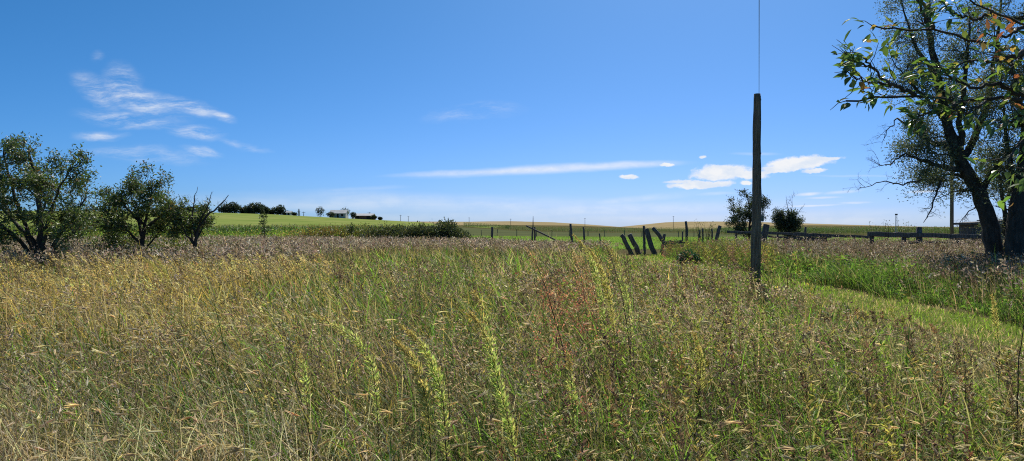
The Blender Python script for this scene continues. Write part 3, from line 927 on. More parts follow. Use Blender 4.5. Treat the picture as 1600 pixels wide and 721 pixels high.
nt_root = thing('broad_leaved_tree', 'near broad-leaved tree whose big-leaved branches reach in from the top right', 'tree', (5.6, 4.6, 0))
gt = Geo(); gl = Geo()
trunk = smooth_path([(5.6, 4.6, -.05), (5.55, 4.6, 1.2), (5.5, 4.55, 2.2), (5.55, 4.6, 3.2), (5.8, 4.7, 4.4), (6.0, 4.8, 5.6)], 14)
tube(gt, trunk, np.linspace(.17, .06, 14), 12, rough=.05)
BR = [  # photo pixels, start radius
    ([(1720, 190), (1600, 150), (1500, 160), (1430, 148), (1370, 152), (1322, 158)], 4.3, 4.0, .022),
    ([(1430, 148), (1392, 132), (1365, 108), (1340, 82)], 4.08, 3.9, .012),
    ([(1392, 134), (1350, 128), (1318, 112)], 4.05, 3.95, .009),
    ([(1370, 110), (1345, 100), (1325, 88)], 4.0, 3.9, .007),
    ([(1720, 130), (1600, 82), (1520, 66), (1460, 44), (1400, 48), (1362, 40)], 4.5, 4.2, .020),
    ([(1460, 44), (1440, 20), (1428, -12)], 4.2, 4.2, .012),
    ([(1720, 60), (1600, 40), (1550, 18), (1510, -5)], 4.4, 4.0, .018),
    ([(1600, 82), (1560, 98), (1520, 95), (1480, 108)], 4.4, 4.1, .014),
    ([(1600, 150), (1560, 130), (1525, 140), (1490, 125), (1462, 100)], 4.3, 4.1, .014),
    ([(1500, 160), (1470, 175), (1440, 178), (1425, 188)], 4.1, 3.9, .010),
    ([(1540, 158), (1510, 178), (1492, 172)], 4.1, 3.9, .008),
    ([(1720, 210), (1640, 190), (1605, 205), (1585, 228), (1574, 262)], 4.2, 3.9, .020),
    ([(1640, 192), (1600, 178), (1570, 195)], 4.2, 4.0, .010),
    ([(1605, 205), (1612, 240), (1600, 285)], 4.1, 3.9, .010),
    ([(1600, 40), (1570, 60), (1540, 52)], 4.4, 4.2, .012),
    ([(1550, 18), (1530, 30), (1490, 22), (1470, 2)], 4.2, 4.0, .010),
    ([(1600, 82), (1580, 110), (1590, 135)], 4.4, 4.3, .010),
]
tipsites = []
for (pix, d0, d1, r) in BR:
    k = len(pix)
    pts = [P(a, b, d0 + (d1 - d0) * i / (k - 1)) for i, (a, b) in enumerate(pix)]
    if pix[0][0] >= 1700:
        pts.insert(0, np.array([5.5, 4.55, 2.1 + (220 - pix[0][1]) * .004]))
    q = smooth_path(pts, 6 * len(pts))
    q[1:-1] += R.normal(0, .006, (len(q) - 2, 3))
    tube(gt, q, np.linspace(r, max(r * .22, .0025), len(q)), 7)
    for i in range(4, len(q)):
        if q[i, 0] / q[i, 1] > .85: continue
        if R.random() < .72:
            dd = unit(q[i] - q[i - 1])
            sd = unit(np.cross(dd, R.normal(0, 1, 3))) * .8 + dd * .6 + np.array([-.25, 0, .05])
            ln = R.uniform(.05, .16)
            tw = q[i] + unit(sd) * ln
            tube(gt, [q[i], (q[i] + tw) / 2 + R.normal(0, .006, 3), tw], [.0026, .002, .0013], 4, caps=False)
            tipsites.append((tw, unit(sd)))
    tipsites.append((q[-1], unit(q[-1] - q[-2])))
    tipsites.append((q[-3], unit(q[-1] - q[-2])))
S = np.array([t[0] for t in tipsites]); D = np.array([t[1] for t in tipsites])
m = 4
keep_ = (S[:, 0] / S[:, 1] * F + 800 > 1318) & ((S[:, 0] / S[:, 1] * F + 800 < 1430) | (R.random(len(S)) < .85))
S, D = S[keep_], D[keep_]
n = len(S) * m
pos = np.repeat(S, m, 0) + R.normal(0, .022, (n, 3))
dd = np.repeat(D, m, 0) * .7 + R.normal(0, .55, (n, 3)) + np.array([-.3, 0, -.15])
u = pos[:, 0] / pos[:, 1] * F + 800
vv = HZ - (pos[:, 2] - EYE) / pos[:, 1] * F
rust = sstep(1500, 1560, u) * sstep(150, 60, vv)
col, _ = mixc([(.055, .10, .028), (.085, .145, .035), (.17, .21, .05), (.22, .15, .05), (.19, .075, .04)],
              np.stack([1.2 + 0 * u, 1.0 + 0 * u, .35 + .2 * rust, .08 + .5 * rust, .03 + .55 * rust], 1), n)
broad_leaves(gl, pos, dd, R.uniform(.04, .09, n), R.uniform(.018, .034, n), np.clip(col * 1.5, 0, .9))
gt.build('trunk', M_BARK, nt_root, smooth=True)
gl.build('crown', M_NEARLEAF, nt_root)


# ------------------------------------------------------------------ bushes and small distant trees made of leaf clumps
def bush(name, label, base, lobes, n, ls, cols, w, cat='bush', group=None, trunk=None, stems=0):
    root = thing(name, label, cat, base, group)
    base = np.asarray(base, float)
    gl = Geo(); gt = Geo()
    lobes = np.asarray(lobes, float)      # x, y, z, rx, ry, rz relative to base
    vol = lobes[:, 3] * lobes[:, 5]
    k = R.choice(len(lobes), n, p=vol / vol.sum())
    dirs = unit(R.normal(0, 1, (n, 3)))
    rad = R.random((n, 1)) ** .45 * (1 + .22 * R.normal(0, .6, (n, 1)))
    pos = base + lobes[k, :3] + dirs * rad * lobes[k, 3:]
    pos[:, 2] = np.maximum(pos[:, 2], base[2] + .05)
    c, _ = mixc(cols, np.tile(w, (n, 1)), n)
    shards(gl, pos, dirs + R.normal(0, .7, (n, 3)) + [0, 0, .3], ls * R.uniform(.6, 1.4, n), ls * .45 * R.uniform(.7, 1.3, n), c)
    if trunk:
        tube(gt, smooth_path([base - [0, 0, .1], base + [R.normal(0, .05), 0, trunk[1] * .5], base + [0, 0, trunk[1]]], 6), np.linspace(trunk[0], trunk[0] * .5, 6), 7)
    for L in lobes[:max(stems, 0)]:
        tube(gt, smooth_path([base - [0, 0, .05], base + L[:3] * [.4, .4, .5], base + L[:3]], 6), np.linspace(.05, .02, 6), 5)
    if trunk or stems:
        gt.build('trunk' if trunk else 'stem', M_BARK, root, smooth=True)
    gl.build('crown' if trunk else 'foliage', M_LEAF, root)
    return root


def gb_(px, d):
    x = (px - 800) / F * d
    return (x, d, float(ground_z(x, d)))


WIL = [(.045, .065, .03), (.065, .09, .035), (.10, .12, .045), (.14, .14, .05)]
def lob(*a): return a
bush('willow_bush', 'largest dark bush of the thicket, rounded and blackish green, beside the first fence post', gb_(695, 58),
     [lob(0, 0, 1.0, 1.6, 1.2, 1.15), lob(.9, .2, .8, 1.1, 1, .95), lob(-.9, -.2, .9, 1.2, 1, 1.1), lob(.2, .3, 1.7, .9, .8, .7), lob(1.7, 0, .6, .7, .8, .65)], 9000, .17, WIL, [1.2, 1, .5, .1], group='thicket bushes', stems=5)
bush('willow_bush', 'middle dark olive bush of the thicket, lower than its right neighbour', gb_(648, 58.5),
     [lob(0, 0, 1.0, 1.3, 1, 1.05), lob(-.9, .2, .8, 1.0, 1, .9), lob(.6, 0, 1.25, .9, .8, .85)], 6000, .17, WIL, [1, 1, .8, .3], group='thicket bushes', stems=3)
bush('willow_bush', 'leftmost bush of the thicket, yellower olive, fading into the golden weeds', gb_(605, 60),
     [lob(0, 0, 1.0, 1.3, 1, 1.1), lob(-1.2, 0, .9, 1.1, .9, 1.0), lob(.9, 0, 1.1, .9, .8, .95)], 5600, .17, WIL, [.5, .8, 1, .8], group='thicket bushes', stems=3)
bush('willow_bush', 'small pale green bush hugging the right foot of the dark thicket', gb_(752, 57),
     [lob(0, 0, .5, .7, .6, .55), lob(.6, 0, .4, .6, .6, .45)], 1400, .15, [(.09, .13, .04), (.13, .17, .05)], [1, 1], group='thicket bushes', stems=2)
bush('golden_bush', 'low golden rust-tinted bush between the corn and the thicket', gb_(497, 62),
     [lob(0, 0, .9, 1.1, .8, 1.0), lob(-1.1, 0, .8, 1.0, .8, .85), lob(1.1, 0, .95, 1.0, .8, 1.05)], 4200, .15, [(.20, .19, .05), (.26, .19, .06), (.22, .12, .06), (.13, .15, .04)], [1, .8, .5, .8], stems=3)
bush('golden_bush', 'low yellow-green bush just left of the thicket', gb_(548, 63),
     [lob(0, 0, 1.0, 1.2, .8, 1.1), lob(-1.2, 0, .95, 1.1, .8, 1.0), lob(1.2, 0, 1.0, 1.1, .8, 1.1)], 4600, .15, [(.18, .19, .05), (.24, .20, .06), (.12, .15, .04)], [1, .6, .9], stems=3)
UND = [(.12, .19, .045), (.18, .25, .055), (.25, .26, .07), (.24, .17, .07)]
for px_, d_, w_, h_, lab in ((182, 30.5, 1.15, 1.6, 'low green bush filling the gap between the far-left tree and the middle tree'), (258, 30.8, 1.2, 1.6, 'low bush filling the gap between the middle tree and the half-dead tree'),
                             (140, 40, .9, 1.2, 'low bush right of the foot of the far-left tree'), (14, 42, 1.3, 1.45, 'low yellow-green bush behind the far-left tree at the frame edge'), (332, 40, .7, 1.1, 'low bush at the right foot of the half-dead tree')):
    bush('brush_bush', lab, gb_(px_, d_), [lob(0, 0, h_ * .55, w_ * .8, w_ * .7, h_ * .5), (-w_ * .7, .1, h_ * .45, w_ * .6, w_ * .6, h_ * .42), (w_ * .7, -.1, h_ * .5, w_ * .6, w_ * .6, h_ * .45)], int(1500 * w_), .11, UND, [1, 1, .6, .25], group='brush under the left trees', stems=3)
# young sapling with two leaf tiers
b = gb_(412, 62)
bush('sapling', 'slim dark sapling sticking up in front of the bean field', b, [lob(0, 0, 2.75, .28, .28, .3), lob(-.05, 0, 2.2, .38, .35, .22), lob(.18, 0, 1.7, .4, .35, .2), lob(0, 0, 1.2, .25, .25, .3)], 420, .16, DK, [1, 1, .6], 'tree', trunk=(.045, 2.8))
b = gb_(549, 62)
bush('sapling', 'tiny sapling in the golden weeds below the far barn', b, [lob(0, 0, 1.95, .22, .2, .2), lob(-.1, 0, 1.55, .28, .2, .2)], 200, .14, DK, [1, 1, .6], 'tree', trunk=(.03, 1.9))

# far trees on the hill crest: px, width px, top row
rowt = [(268, 26, 322), (292, 22, 324), (318, 18, 322), (352, 20, 319), (366, 22, 316), (383, 14, 325), (391, 18, 318), (402, 20, 317), (413, 12, 321), (420, 14, 327), (436, 22, 321), (449, 10, 331)]
adj = ['blackish', 'spreading', 'low', 'ragged', 'tall pointed', 'short', 'rounded', 'domed', 'narrow', 'squat', 'broad', 'tiny']
nm = ['leftmost of the far tree row on the hill', 'second from left in the far tree row on the hill', 'third from left in the far hilltop row', 'fourth from left in the far hilltop row',
      'tallest in the left group of the far hilltop row', 'filling the dip right of the left group of the hilltop row', 'left of the twin domes in the hilltop row', 'right of the twin domes in the hilltop row',
      'just right of the twin domes in the hilltop row', 'left of the broad end tree in the hilltop row', 'ending the hilltop row on its right', 'at the right foot of the broad end tree on the hill']
FARC = [(.028, .045, .024), (.042, .06, .03), (.06, .078, .036)]
for (px, wp, top), a, wh in zip(rowt, adj, nm):
    dd_ = 400 + random.uniform(-6, 6)
    b = gb_(px, dd_)
    H = EYE + (HZ - top) / F * dd_ - b[2]
    rx = wp / F * dd_ * .5
    lobes = [(random.uniform(-.3, .3) * rx, random.uniform(-1, 1), H * .68, rx * .6, rx * .6, H * .33), (-rx * .45, 0, H * .42, rx * .6, rx * .6, H * .36), (rx * .45, 0, H * .4, rx * .6, rx * .6, H * .38), (0, 0, H * .3, rx * .95, rx * .8, H * .3)]
    bush('hill_tree', f'{a} dark tree {wh}', b, lobes, 1500, .9, FARC, [1, 1, .5], 'tree', 'dark trees along the far hilltop', trunk=(.25, H * .6))
for (px, wp, top, lab, thin) in ((500, 14, 323, 'upright dark tree left of the far farmhouse', .9), (539, 16, 324, 'airy spreading tree above the far farmhouse roof', .45), (517, 14, 332, 'low dark tree hiding the left of the far farmhouse', 1), (527, 12, 331, 'low rounded tree behind the far farmhouse', 1), (552, 9, 332, 'dark tree between the far farmhouse and the long barn', 1), (584, 9, 337, 'small dark tree at the right end of the far barn', 1), (594, 6, 341, 'tiny dark tree furthest right on the far hill', 1), (460, 8, 334.5, 'low scrubby tree beside the lattice mast on the hill', 1)):
    dd_ = 392 if px not in (527, 539) else 408
    b = gb_(px, dd_)
    H = max(1.6, EYE + (HZ - top) / F * dd_ - b[2])
    rx = wp / F * dd_ * .5
    lobes = [(0, 0, H * .72, rx * .8, rx * .7, H * .27), (-rx * .5, 0, H * .6, rx * .5, rx * .5, H * .22), (rx * .55, 0, H * .58, rx * .5, rx * .5, H * .2)]
    if thin > .8: lobes.append((0, 0, H * .3, rx * .7, rx * .7, H * .3))
    bush('farm_tree', lab, b, lobes, int(650 * thin), .6, FARC, [1, 1, .5], 'tree', 'trees round the far farm', trunk=(.18, H * .7))
bush('hill_tree', 'lone dot of a dark bush on the tan hillside', gb_(793, 620), [(0, 0, 1.4, 2.2, 1.6, 1.5)], 260, .8, FARC, [1, 1, .5], 'bush')


# ------------------------------------------------------------------ buildings
def quad(g, a, b, c, d, col=(.3, .3, .3)):
    g.add([a, b, c, d], [(0, 1, 2), (0, 2, 3)], col)


def gable_house(name, label, px, d, wid, dep, wall, rise, wmat, rmat, wins, rot=0.0, dz=0.0):
    b = gb_(px, d)
    root = thing(name, label, 'house' if 'house' in name else 'barn', (b[0], b[1], b[2] + dz))
    o = np.array(root.location)
    cs, sn = math.cos(rot), math.sin(rot)
    T = lambda x, y, z: o + np.array([x * cs - y * sn, x * sn + y * cs, z])
    g = Geo()
    w, e = wid / 2, dep / 2
    c = [(-w, -e), (w, -e), (w, e), (-w, e)]
    for i in range(4):
        p, q = c[i], c[(i + 1) % 4]
        quad(g, T(*p, -.8), T(*q, -.8), T(*q, wall), T(*p, wall))
    for s in (-w, w):
        g.add([T(s, -e, wall), T(s, e, wall), T(s, 0, wall + rise)], [(0, 1, 2)], (.3, .3, .3))
    g.build('wall', wmat, root)
    g = Geo()
    sl = math.hypot(e + .4, rise * (e + .4) / e)
    for s in (-1, 1):
        ea, rg = np.array(T(0, s * (e + .4), wall - rise * .4 / e + .06)), np.array(T(0, 0, wall + rise + .06))
        ax = np.array(T(1, 0, 0)) - T(0, 0, 0)
        up = np.array([0, 0, .14])
        A, B, C, D = ea - ax * (w + .4), ea + ax * (w + .4), rg + ax * (w + .4), rg - ax * (w + .4)
        V = [A, B, C, D, A + up, B + up, C + up, D + up]
        g.add(V, [(0, 2, 1), (0, 3, 2), (4, 5, 6), (4, 6, 7), (0, 1, 5), (0, 5, 4), (1, 2, 6), (1, 6, 5), (3, 0, 4), (3, 4, 7)], (.4, .4, .4))
    g.build('roof', rmat, root)
    for (x0, x1, z0, z1, nme) in wins:
        g = Geo()
        box(g, T(x0, -e - .02, (z0 + z1) / 2), T(x1, -e - .02, (z0 + z1) / 2), z1 - z0, .08, n=2)
        g.build(nme, M_DARK, root)
    return root


gable_house('farm_house', 'small pale farmhouse with low light roof on the far hill', 530, 400, 8.5, 7, 2.5, 1.7, M_SIDING, M_ROOF, [(-3, -1.8, .9, 2.1, 'window'), (-.4, .5, 0, 2.1, 'door'), (1.8, 3, .9, 2.1, 'window')])
gable_house('long_barn', 'long brown barn with pale roof right of the far farmhouse', 570, 398, 9.5, 7, 1.9, 1.1, M_REDBARN, M_ROOF, [(-3.8, -2.4, 0, 1.6, 'door'), (1.6, 3.8, .1, 1.6, 'door')])
gable_house('low_shed', 'tiny white shed just right of the hilltop tree row', 452, 402, 2.4, 3, 1.6, .7, M_SIDING, M_ROOF, [(-.4, .4, 0, 1.4, 'door')])

# ------------------------------------------------------------------ far utility poles, mast, tower
def far_pole(px, top, d, label, r=.16, cross=True):
    b = gb_(px, d)
    H = EYE + (HZ - top) / F * d - b[2]
    root = thing('utility_pole', label, 'utility pole', b, 'distant utility poles')
    g = Geo(); tube(g, [np.array(b) - [0, 0, .3], np.array(b) + [0, 0, H * .5], np.array(b) + [0, 0, H]], [r * 1.2, r, r * .8], 7)
    g.build('pole', M_WOOD, root, smooth=True)
    if cross:
        g = Geo(); box(g, np.array(b) + [-1.0, -.2, H - .5], np.array(b) + [1.0, -.2, H - .5], .16, .12, n=2)
        g.build('crossarm', M_WOOD, root)
    return root


for px, top, d, lab in ((474.5, 331, 420, 'thin distant utility pole just right of the hilltop mast'), (577, 331.5, 430, 'distant utility pole rising above the far barn roof'), (626, 336, 640, 'distant utility pole right of the far farm'),
                        (638, 338, 660, 'faint distant utility pole left of the thicket top'), (733, 340, 700, 'distant utility pole just right of the thicket top'), (798, 342, 740, 'distant utility pole above the corn, left of the split post'),
                        (914, 341, 700, 'distant utility pole on the skyline dip behind the middle posts'), (1052, 338, 700, 'distant utility pole on the rising tan hill left of the pole')):
    far_pole(px, top, d, lab, .15 if d < 500 else .2)
b = np.array(gb_(467, 412)); Hm = EYE + (HZ - 326.5) / F * 412 - b[2]
mast = thing('lattice_mast', 'lattice mast with two short crossbars on the far hill', 'mast', b)
g = Geo()
for sx, sy in ((-1, -1), (1, -1), (1, 1), (-1, 1)):
    tube(g, [b + [sx * .55, sy * .55, -.3], b + [sx * .12, sy * .12, Hm]], [.1, .07], 5)
for i in range(7):
    z0, z1 = Hm * i / 7, Hm * (i + 1) / 7
    w0, w1 = .55 - .43 * i / 7, .55 - .43 * (i + 1) / 7
    for sy in (-1, 1):
        tube(g, [b + [-w0, sy * w0, z0], b + [w1, sy * w1, z1]], .05, 4)
        tube(g, [b + [w0, sy * w0, z0], b + [-w1, sy * w1, z1]], .05, 4)
g.build('frame', M_WIRE, mast)
for z, w in ((.62, .9), (.82, .7)):
    g = Geo(); box(g, b + [-w, -.3, Hm * z], b + [w, -.3, Hm * z], .14, .14, n=2); g.build('crossbar', M_WIRE, mast)

b = np.array(gb_(1400.5, 190)); Hm = EYE + (HZ - 334.5) / F * 190
tw = thing('stub_tower', 'short pale two-legged tower with a dark cap on the horizon, beyond the corral', 'tower', b)
for s in (-1, 1):
    g = Geo(); tube(g, [b + [s * .22, 0, -.2], b + [s * .14, 0, Hm - .35]], [.08, .07], 6); g.build('leg', M_MAST, tw)
for i in range(7):
    z = Hm * (i + .6) / 8
    g = Geo(); box(g, b + [-.2, 0, z], b + [.2, 0, z], .06, .05, n=2); g.build('rung', M_MAST, tw)
g = Geo(); box(g, b + [-.27, 0, Hm - .15], b + [.27, 0, Hm - .15], .36, .36, n=2); g.build('cap', M_WOOD, tw)

# mid-distance pole seen through the right-hand trees
b = np.array(gb_(1487, 62))
root = thing('utility_pole', 'grey utility pole standing behind the leaning tree', 'utility pole', b)
g = Geo(); Hh = EYE + (HZ - 205) / F * 62
tube(g, [b - [0, 0, .3], b + [.02, 0, Hh * .5], b + [0, 0, Hh]], [.15, .135, .11], 12); g.build('pole', M_POLE, root, smooth=True)
g = Geo(); box(g, b + [-1.1, -.2, Hh - .5], b + [1.1, -.2, Hh - .5], .14, .1, n=3); g.build('crossarm', M_WOOD, root)

# ------------------------------------------------------------------ the tall bare pole
d = 20.0
b = np.array(gb_(1179.5, d))
pole = thing('bare_pole', 'tall bare weathered wooden pole standing alone beside the mown track', 'pole', b)
g = Geo()
path = [P(1179, 458, d), P(1180, 437, d), P(1181, 380, d), P(1182, 330, d), P(1182.5, 260, d), P(1182, 200, d), P(1183.2, 165, d), P(1183, 147, d)]
path[0][2] = b[2] - .3
q = smooth_path(path, 40)
tube(g, q, np.interp(np.linspace(0, 1, 40), [0, .2, .6, .93, 1], [.148, .132, .112, .098, .086]) * (1 + R.normal(0, .012, 40)), 20, rough=.018)
g.build('shaft', M_POLE, pole, smooth=True)
g = Geo()
cab = smooth_path([P(1188.5, 150, d - .06), P(1189, 190, d - .08), P(1188, 235, d - .1), P(1189, 290, d - .1), P(1191, 330, d - .1), P(1192, 346, d - .08), P(1188, 356, d - .03)], 40)
tube(g, cab, .007, 6); g.build('cable', M_CABLE, pole, smooth=True)
for z in (156, 240, 352):
    g = Geo(); c = P(1187, z, d - .03); box(g, c - [.05, 0, 0], c + [.035, 0, 0], .05, .05, n=2); g.build('clamp', M_WIRE, pole)
g = Geo()
box(g, P(1190, 338, d - .02), P(1190, 346, d - .02), .10, .09, up=(1, 0, 0), n=2)
g.build('junction_box', M_WIRE, pole)
g = Geo()
w0 = P(1186, 149, d); w1 = np.array([-2.0, -6.0, 6.6])
ts = np.linspace(0, 1, 40)[:, None]
wp = w0 + (w1 - w0) * ts - np.array([0, 0, 1]) * (.35 * 4 * ts * (1 - ts))
u_ = (wp[:, 1] > .1)
tube(g, wp, .0065, 5)
tag(g.build('overhead_wire', M_WIRE, smooth=True), 'single thin wire rising from the top of the bare pole', 'wire')


# ------------------------------------------------------------------ broken fence, posts and timbers
def post(pix0, pix1, d, r, label, name='fence_post', group='old fence posts', pointed=False, square=False, dd=0.0):
    """pix0 = visible foot, pix1 = top"""
    top = P(*pix1, d + dd); foot = P(*pix0, d)
    ax = (foot - top) / max(top[2] - foot[2], .05)
    gz = float(ground_z(foot[0], foot[1]))
    base = top + ax * (top[2] - gz)
    root_loc = (base[0], base[1], gz)
    g = Geo()
    lo = base + ax * .25
    k = 9
    pts = [lo + (top - lo) * i / (k - 1) + (R.normal(0, r * .12, 3) if 0 < i < k - 1 else 0) for i in range(k)]
    rr = np.linspace(r * 1.08, r * .92, k)
    if pointed: rr = np.interp(np.linspace(0, 1, k), [0, .6, 1], [r * 1.1, r * .85, r * .18])
    if square: box(g, pts[0], pts[-1], r * 2, r * 1.6, up=(1, 0, 0), warp=r * .1, n=6)
    else: tube(g, pts, rr, 9, rough=.07)
    o = g.build(name, M_WOOD, smooth=not square)
    # put the origin at the foot
    me = o.data
    v = np.empty(len(me.vertices) * 3, np.float32); me.vertices.foreach_get('co', v)
    v = v.reshape(-1, 3) - np.array(root_loc, np.float32)
    me.vertices.foreach_set('co', v.ravel()); me.update()
    o.location = root_loc
    return tag(o, label, 'post' if name != 'leaning_timber' else 'timber', group)


post((769.5, 382), (769, 355), 54, .085, 'short upright fence post just right of the dark thicket')
post((831, 384), (833, 338), 54, .075, 'tall split fence post tapering to a sharp splinter', pointed=True)
post((836, 384), (835.5, 355), 54.3, .07, 'short post hard against the tall splintered post')
post((886, 384), (822, 353), 53.6, .06, 'thin pole propped slantwise across the splintered post', 'leaning_timber', 'fallen timbers', dd=.3)
post((895, 386), (891.5, 350), 52, .085, 'stout post tilted slightly left, right of the slanting pole')
post((914, 384), (911.5, 355), 54, .075, 'slim post in the gap between the stout tilted post and the thin stake')
post((939, 384), (936.5, 365), 52, .05, 'thin low stake tilted left behind the tall weeds')
post((982, 388), (971, 367), 48, .14, 'stubby broken stump leaning left, first of the fallen timbers', 'leaning_timber', 'fallen timbers')
post((996, 392), (984, 366), 48.4, .16, 'short fat leaning timber beside the broken stump', 'leaning_timber', 'fallen timbers')
post((1007, 392), (1006, 353), 48, .085, 'upright post with a dark slab leaning on its right')
post((1020, 390), (1009, 358), 47.8, .15, 'dark slab leaning on the upright post', 'leaning_timber', 'fallen timbers', square=True)
post((1047, 390), (1020, 356), 47.5, .13, 'longest dark log leaning steeply to the left', 'leaning_timber', 'fallen timbers')
post((1034, 392), (1038, 366), 47.7, .11, 'short prop under the longest leaning log', 'leaning_timber', 'fallen timbers')
post((1074, 392), (1071.5, 346), 47, .085, 'tall straight post right of the leaning logs')
post((1066, 392), (1066.5, 362), 49, .055, 'thin grey stake left of the tall straight post')
post((1081, 398), (1078.5, 374), 42, .05, 'little pointed stake in the weeds at the end of the track', pointed=True)
post((1092, 392), (1093, 360), 46, .075, 'first short post in the weeds right of the tall straight post')
post((1098, 392), (1098, 357), 50, .06, 'slim second post in the weeds right of the tall straight post')
post((1113, 392), (1112.5, 357.5), 50, .06, 'slim post left of the fat tilted stub')
post((1117, 385), (1125, 353), 48, .12, 'fat short stub tilted to the right')
post((1190, 392), (1198, 350.5), 40, .14, 'thick square post tilted right, close behind the bare pole', square=True)
post((1258, 392), (1258.5, 355), 46, .075, 'lone post among the rail pile right of the small round tree')

root = thing('timber_heap', 'low heap of grey boards under the leaning logs', 'timber', gb_(1054, 47))
for i, (a, bb, w) in enumerate((((1036, 381), (1066, 379), .26), ((1040, 386), (1068, 384), .22), ((1046, 377), (1062, 382), .14), ((1060, 379), (1085, 380), .12))):
    g = Geo(); box(g, P(*a, 47 + i * .2), P(*bb, 47.2 + i * .2), w, .06, warp=.012); g.build('board', M_WOOD, root)


# the corral rails
def rail_fence(name, label, d, rails, posts, cat='fence'):
    root = thing(name, label, cat, gb_(rails[0][0][0], d))
    for i, (a, bb, w, t) in enumerate(rails):
        g = Geo(); box(g, P(*a, d + .05 * i), P(*bb, d + .05 * i), w, t, warp=.015, n=9); g.build('rail', M_WOOD, root)
    for (px, top, r) in posts:
        t = P(px, top, d + .18); gz = float(ground_z(t[0], t[1]))
        g = Geo(); tube(g, [(t[0], t[1], gz - .2), (t[0] + .01, t[1], (gz + t[2]) / 2), t], [r * 1.05, r, r * .9], 8, rough=.05); g.build('post', M_WOOD, root, smooth=True)
    return root


rail_fence('rail_fence', 'sagging log rail running behind the pole from the stub to the rail pile', 46, [((1136, 362.5), (1190, 364.5), .16, .14), ((1186, 364), (1262, 367), .17, .14), ((1200, 370), (1250, 372), .13, .12)], [(1150, 362, .08), (1215, 363, .07)])
rail_fence('rail_fence', 'collapsed section of dark stacked rails left of the long corral beam', 44, [((1242, 366), (1300, 369), .22, .12), ((1246, 373), (1290, 375), .22, .12), ((1296, 368), (1362, 371), .16, .12)], [(1247, 363, .09), (1290, 366, .08), (1335, 367, .07)])
rail_fence('corral_fence', 'long heavy dark corral beam with low second rail in front of the shed', 40, [((1356, 366), (1420, 367.5), .26, .2), ((1418, 367.3), (1510, 369.5), .25, .2), ((1508, 369.3), (1640, 373), .25, .2), ((1420, 379), (1640, 383), .14, .12)], [(1362, 365, .12), (1412, 366, .13), (1436, 355, .17), (1495, 367, .15), (1562, 369, .13), (1625, 370, .13)])

# shed at the right
d = 47
b = np.array(gb_(1545, d))
shed = thing('plank_shed', 'low weathered plank shed with flat dark roof behind the right-hand tree trunks', 'shed', b)
L_, R_ = P(1516, 358, d)[0], P(1578, 358, d)[0]
zt = EYE + (HZ - 348) / F * d
g = Geo()
for i in range(9):
    z = .1 + i * (zt - .2) / 8.4
    box(g, (L_, d - .02 * (i % 2), z), (R_, d - .02 * (i % 2), z), .222, .05, warp=.004)
    box(g, (L_ + .03, d + .06, z), (L_ + .03, d + 1.2, z), .222, .05, warp=.004)
    box(g, (R_ - .03, d + .06, z), (R_ - .03, d + 1.2, z), .222, .05, warp=.004)
g.build('wall', M_WOOD, shed)
g = Geo()
box(g, (L_ - .25, d + .55, zt - .08), (R_ + .25, d + .55, zt + .12), .12, 1.7, up=(0, 0, 1), n=6, warp=.006)
g.build('roof', M_WOOD, shed)
d = 50
b = np.array(gb_(1590, d))
tin = thing('tin_shed', 'grey-blue tin-sided shed behind the thick right-hand trunk', 'shed', b)
L2, R2 = P(1573, 358, d)[0], P(1650, 358, d)[0]
zt = EYE + (HZ - 346) / F * d
g = Geo()
for i in range(28):
    x0 = L2 + (R2 - L2) * i / 28; x1 = L2 + (R2 - L2) * (i + 1) / 28
    box(g, (x0, d - .02 * (i % 2), zt / 2), (x1, d - .02 * (i % 2), zt / 2), zt, .04, n=2)
box(g, (L2 + .02, d + .05, zt / 2), (L2 + .02, d + 3, zt / 2), zt, .04, n=2)
g.build('wall', M_TIN, tin)
g = Geo(); box(g, (L2 - .12, d + 1.4, zt + .08), (R2 + .1, d + 1.4, zt + .12), .07, 3.3, n=4); g.build('roof', M_WOOD, tin)

# far wire fence across the pasture edge
d = 150
wf = thing('wire_fence', 'far wire fence of thin posts along the front of the corn band', 'fence', gb_(800, d))
xs = np.arange(P(752, 0, d)[0], P(1130, 0, d)[0], 3.6)
for x in xs:
    x = x + R.normal(0, .2); gz = float(ground_z(x, d)); h = R.uniform(1.15, 1.45)
    g = Geo(); tube(g, [(x, d, gz - .1), (x + R.normal(0, .03), d, gz + h)], R.uniform(.06, .09), 6); g.build('post', M_WOOD, wf)
for z in (.45, .8, 1.1):
    g = Geo(); tube(g, [(x, d, float(ground_z(x, d)) + z) for x in xs], .012, 4); g.build('wire', M_WIRE, wf)


# small twiggy weeds on the skyline by the corral
def twig_weed(px, top, d, label):
    b = np.array(gb_(px, d)); H = EYE + (HZ - top) / F * d
    root = thing('skyline_weed', label, 'weed', b)
    g = Geo(); sites = []
    for _ in range(11):
        e = b + [R.normal(0, .45), R.normal(0, .3), H * R.uniform(.7, 1)]
        q = smooth_path([b, (b + e) / 2 + R.normal(0, .08, 3), e], 7)
        tube(g, q, np.linspace(.018, .006, 7), 4)
        sites += [q[i] for i in (3, 4, 5, 6)]
    g.build('stem', M_STEM, root)
    gl = Geo(); S = np.repeat(np.array(sites), 5, 0); n = len(S)
    shards(gl, S + R.normal(0, .09, (n, 3)), R.normal(0, 1, (n, 3)), .11, .04, cvar((.12, .14, .05), n)); gl.build('foliage', M_LEAF, root)


twig_weed(1382, 347, 46, 'left of two bushy weeds poking above the corral skyline')
twig_weed(1411, 346.5, 47, 'right of two bushy weeds poking above the corral skyline')
twig_weed(1102, 346, 46, 'lanky leafy weed rising above the posts left of the fat stub')
bush('thistle_plant', 'dark blue-green thistle clump at the far end of the mown track', gb_(1074, 36), [(0, 0, .35, .35, .35, .32), (.3, 0, .25, .28, .3, .22), (-.25, 0, .22, .25, .3, .2)], 900, .13, [(.02, .085, .06), (.03, .10, .055), (.05, .12, .05)], [1, 1, .7], 'plant', stems=3)


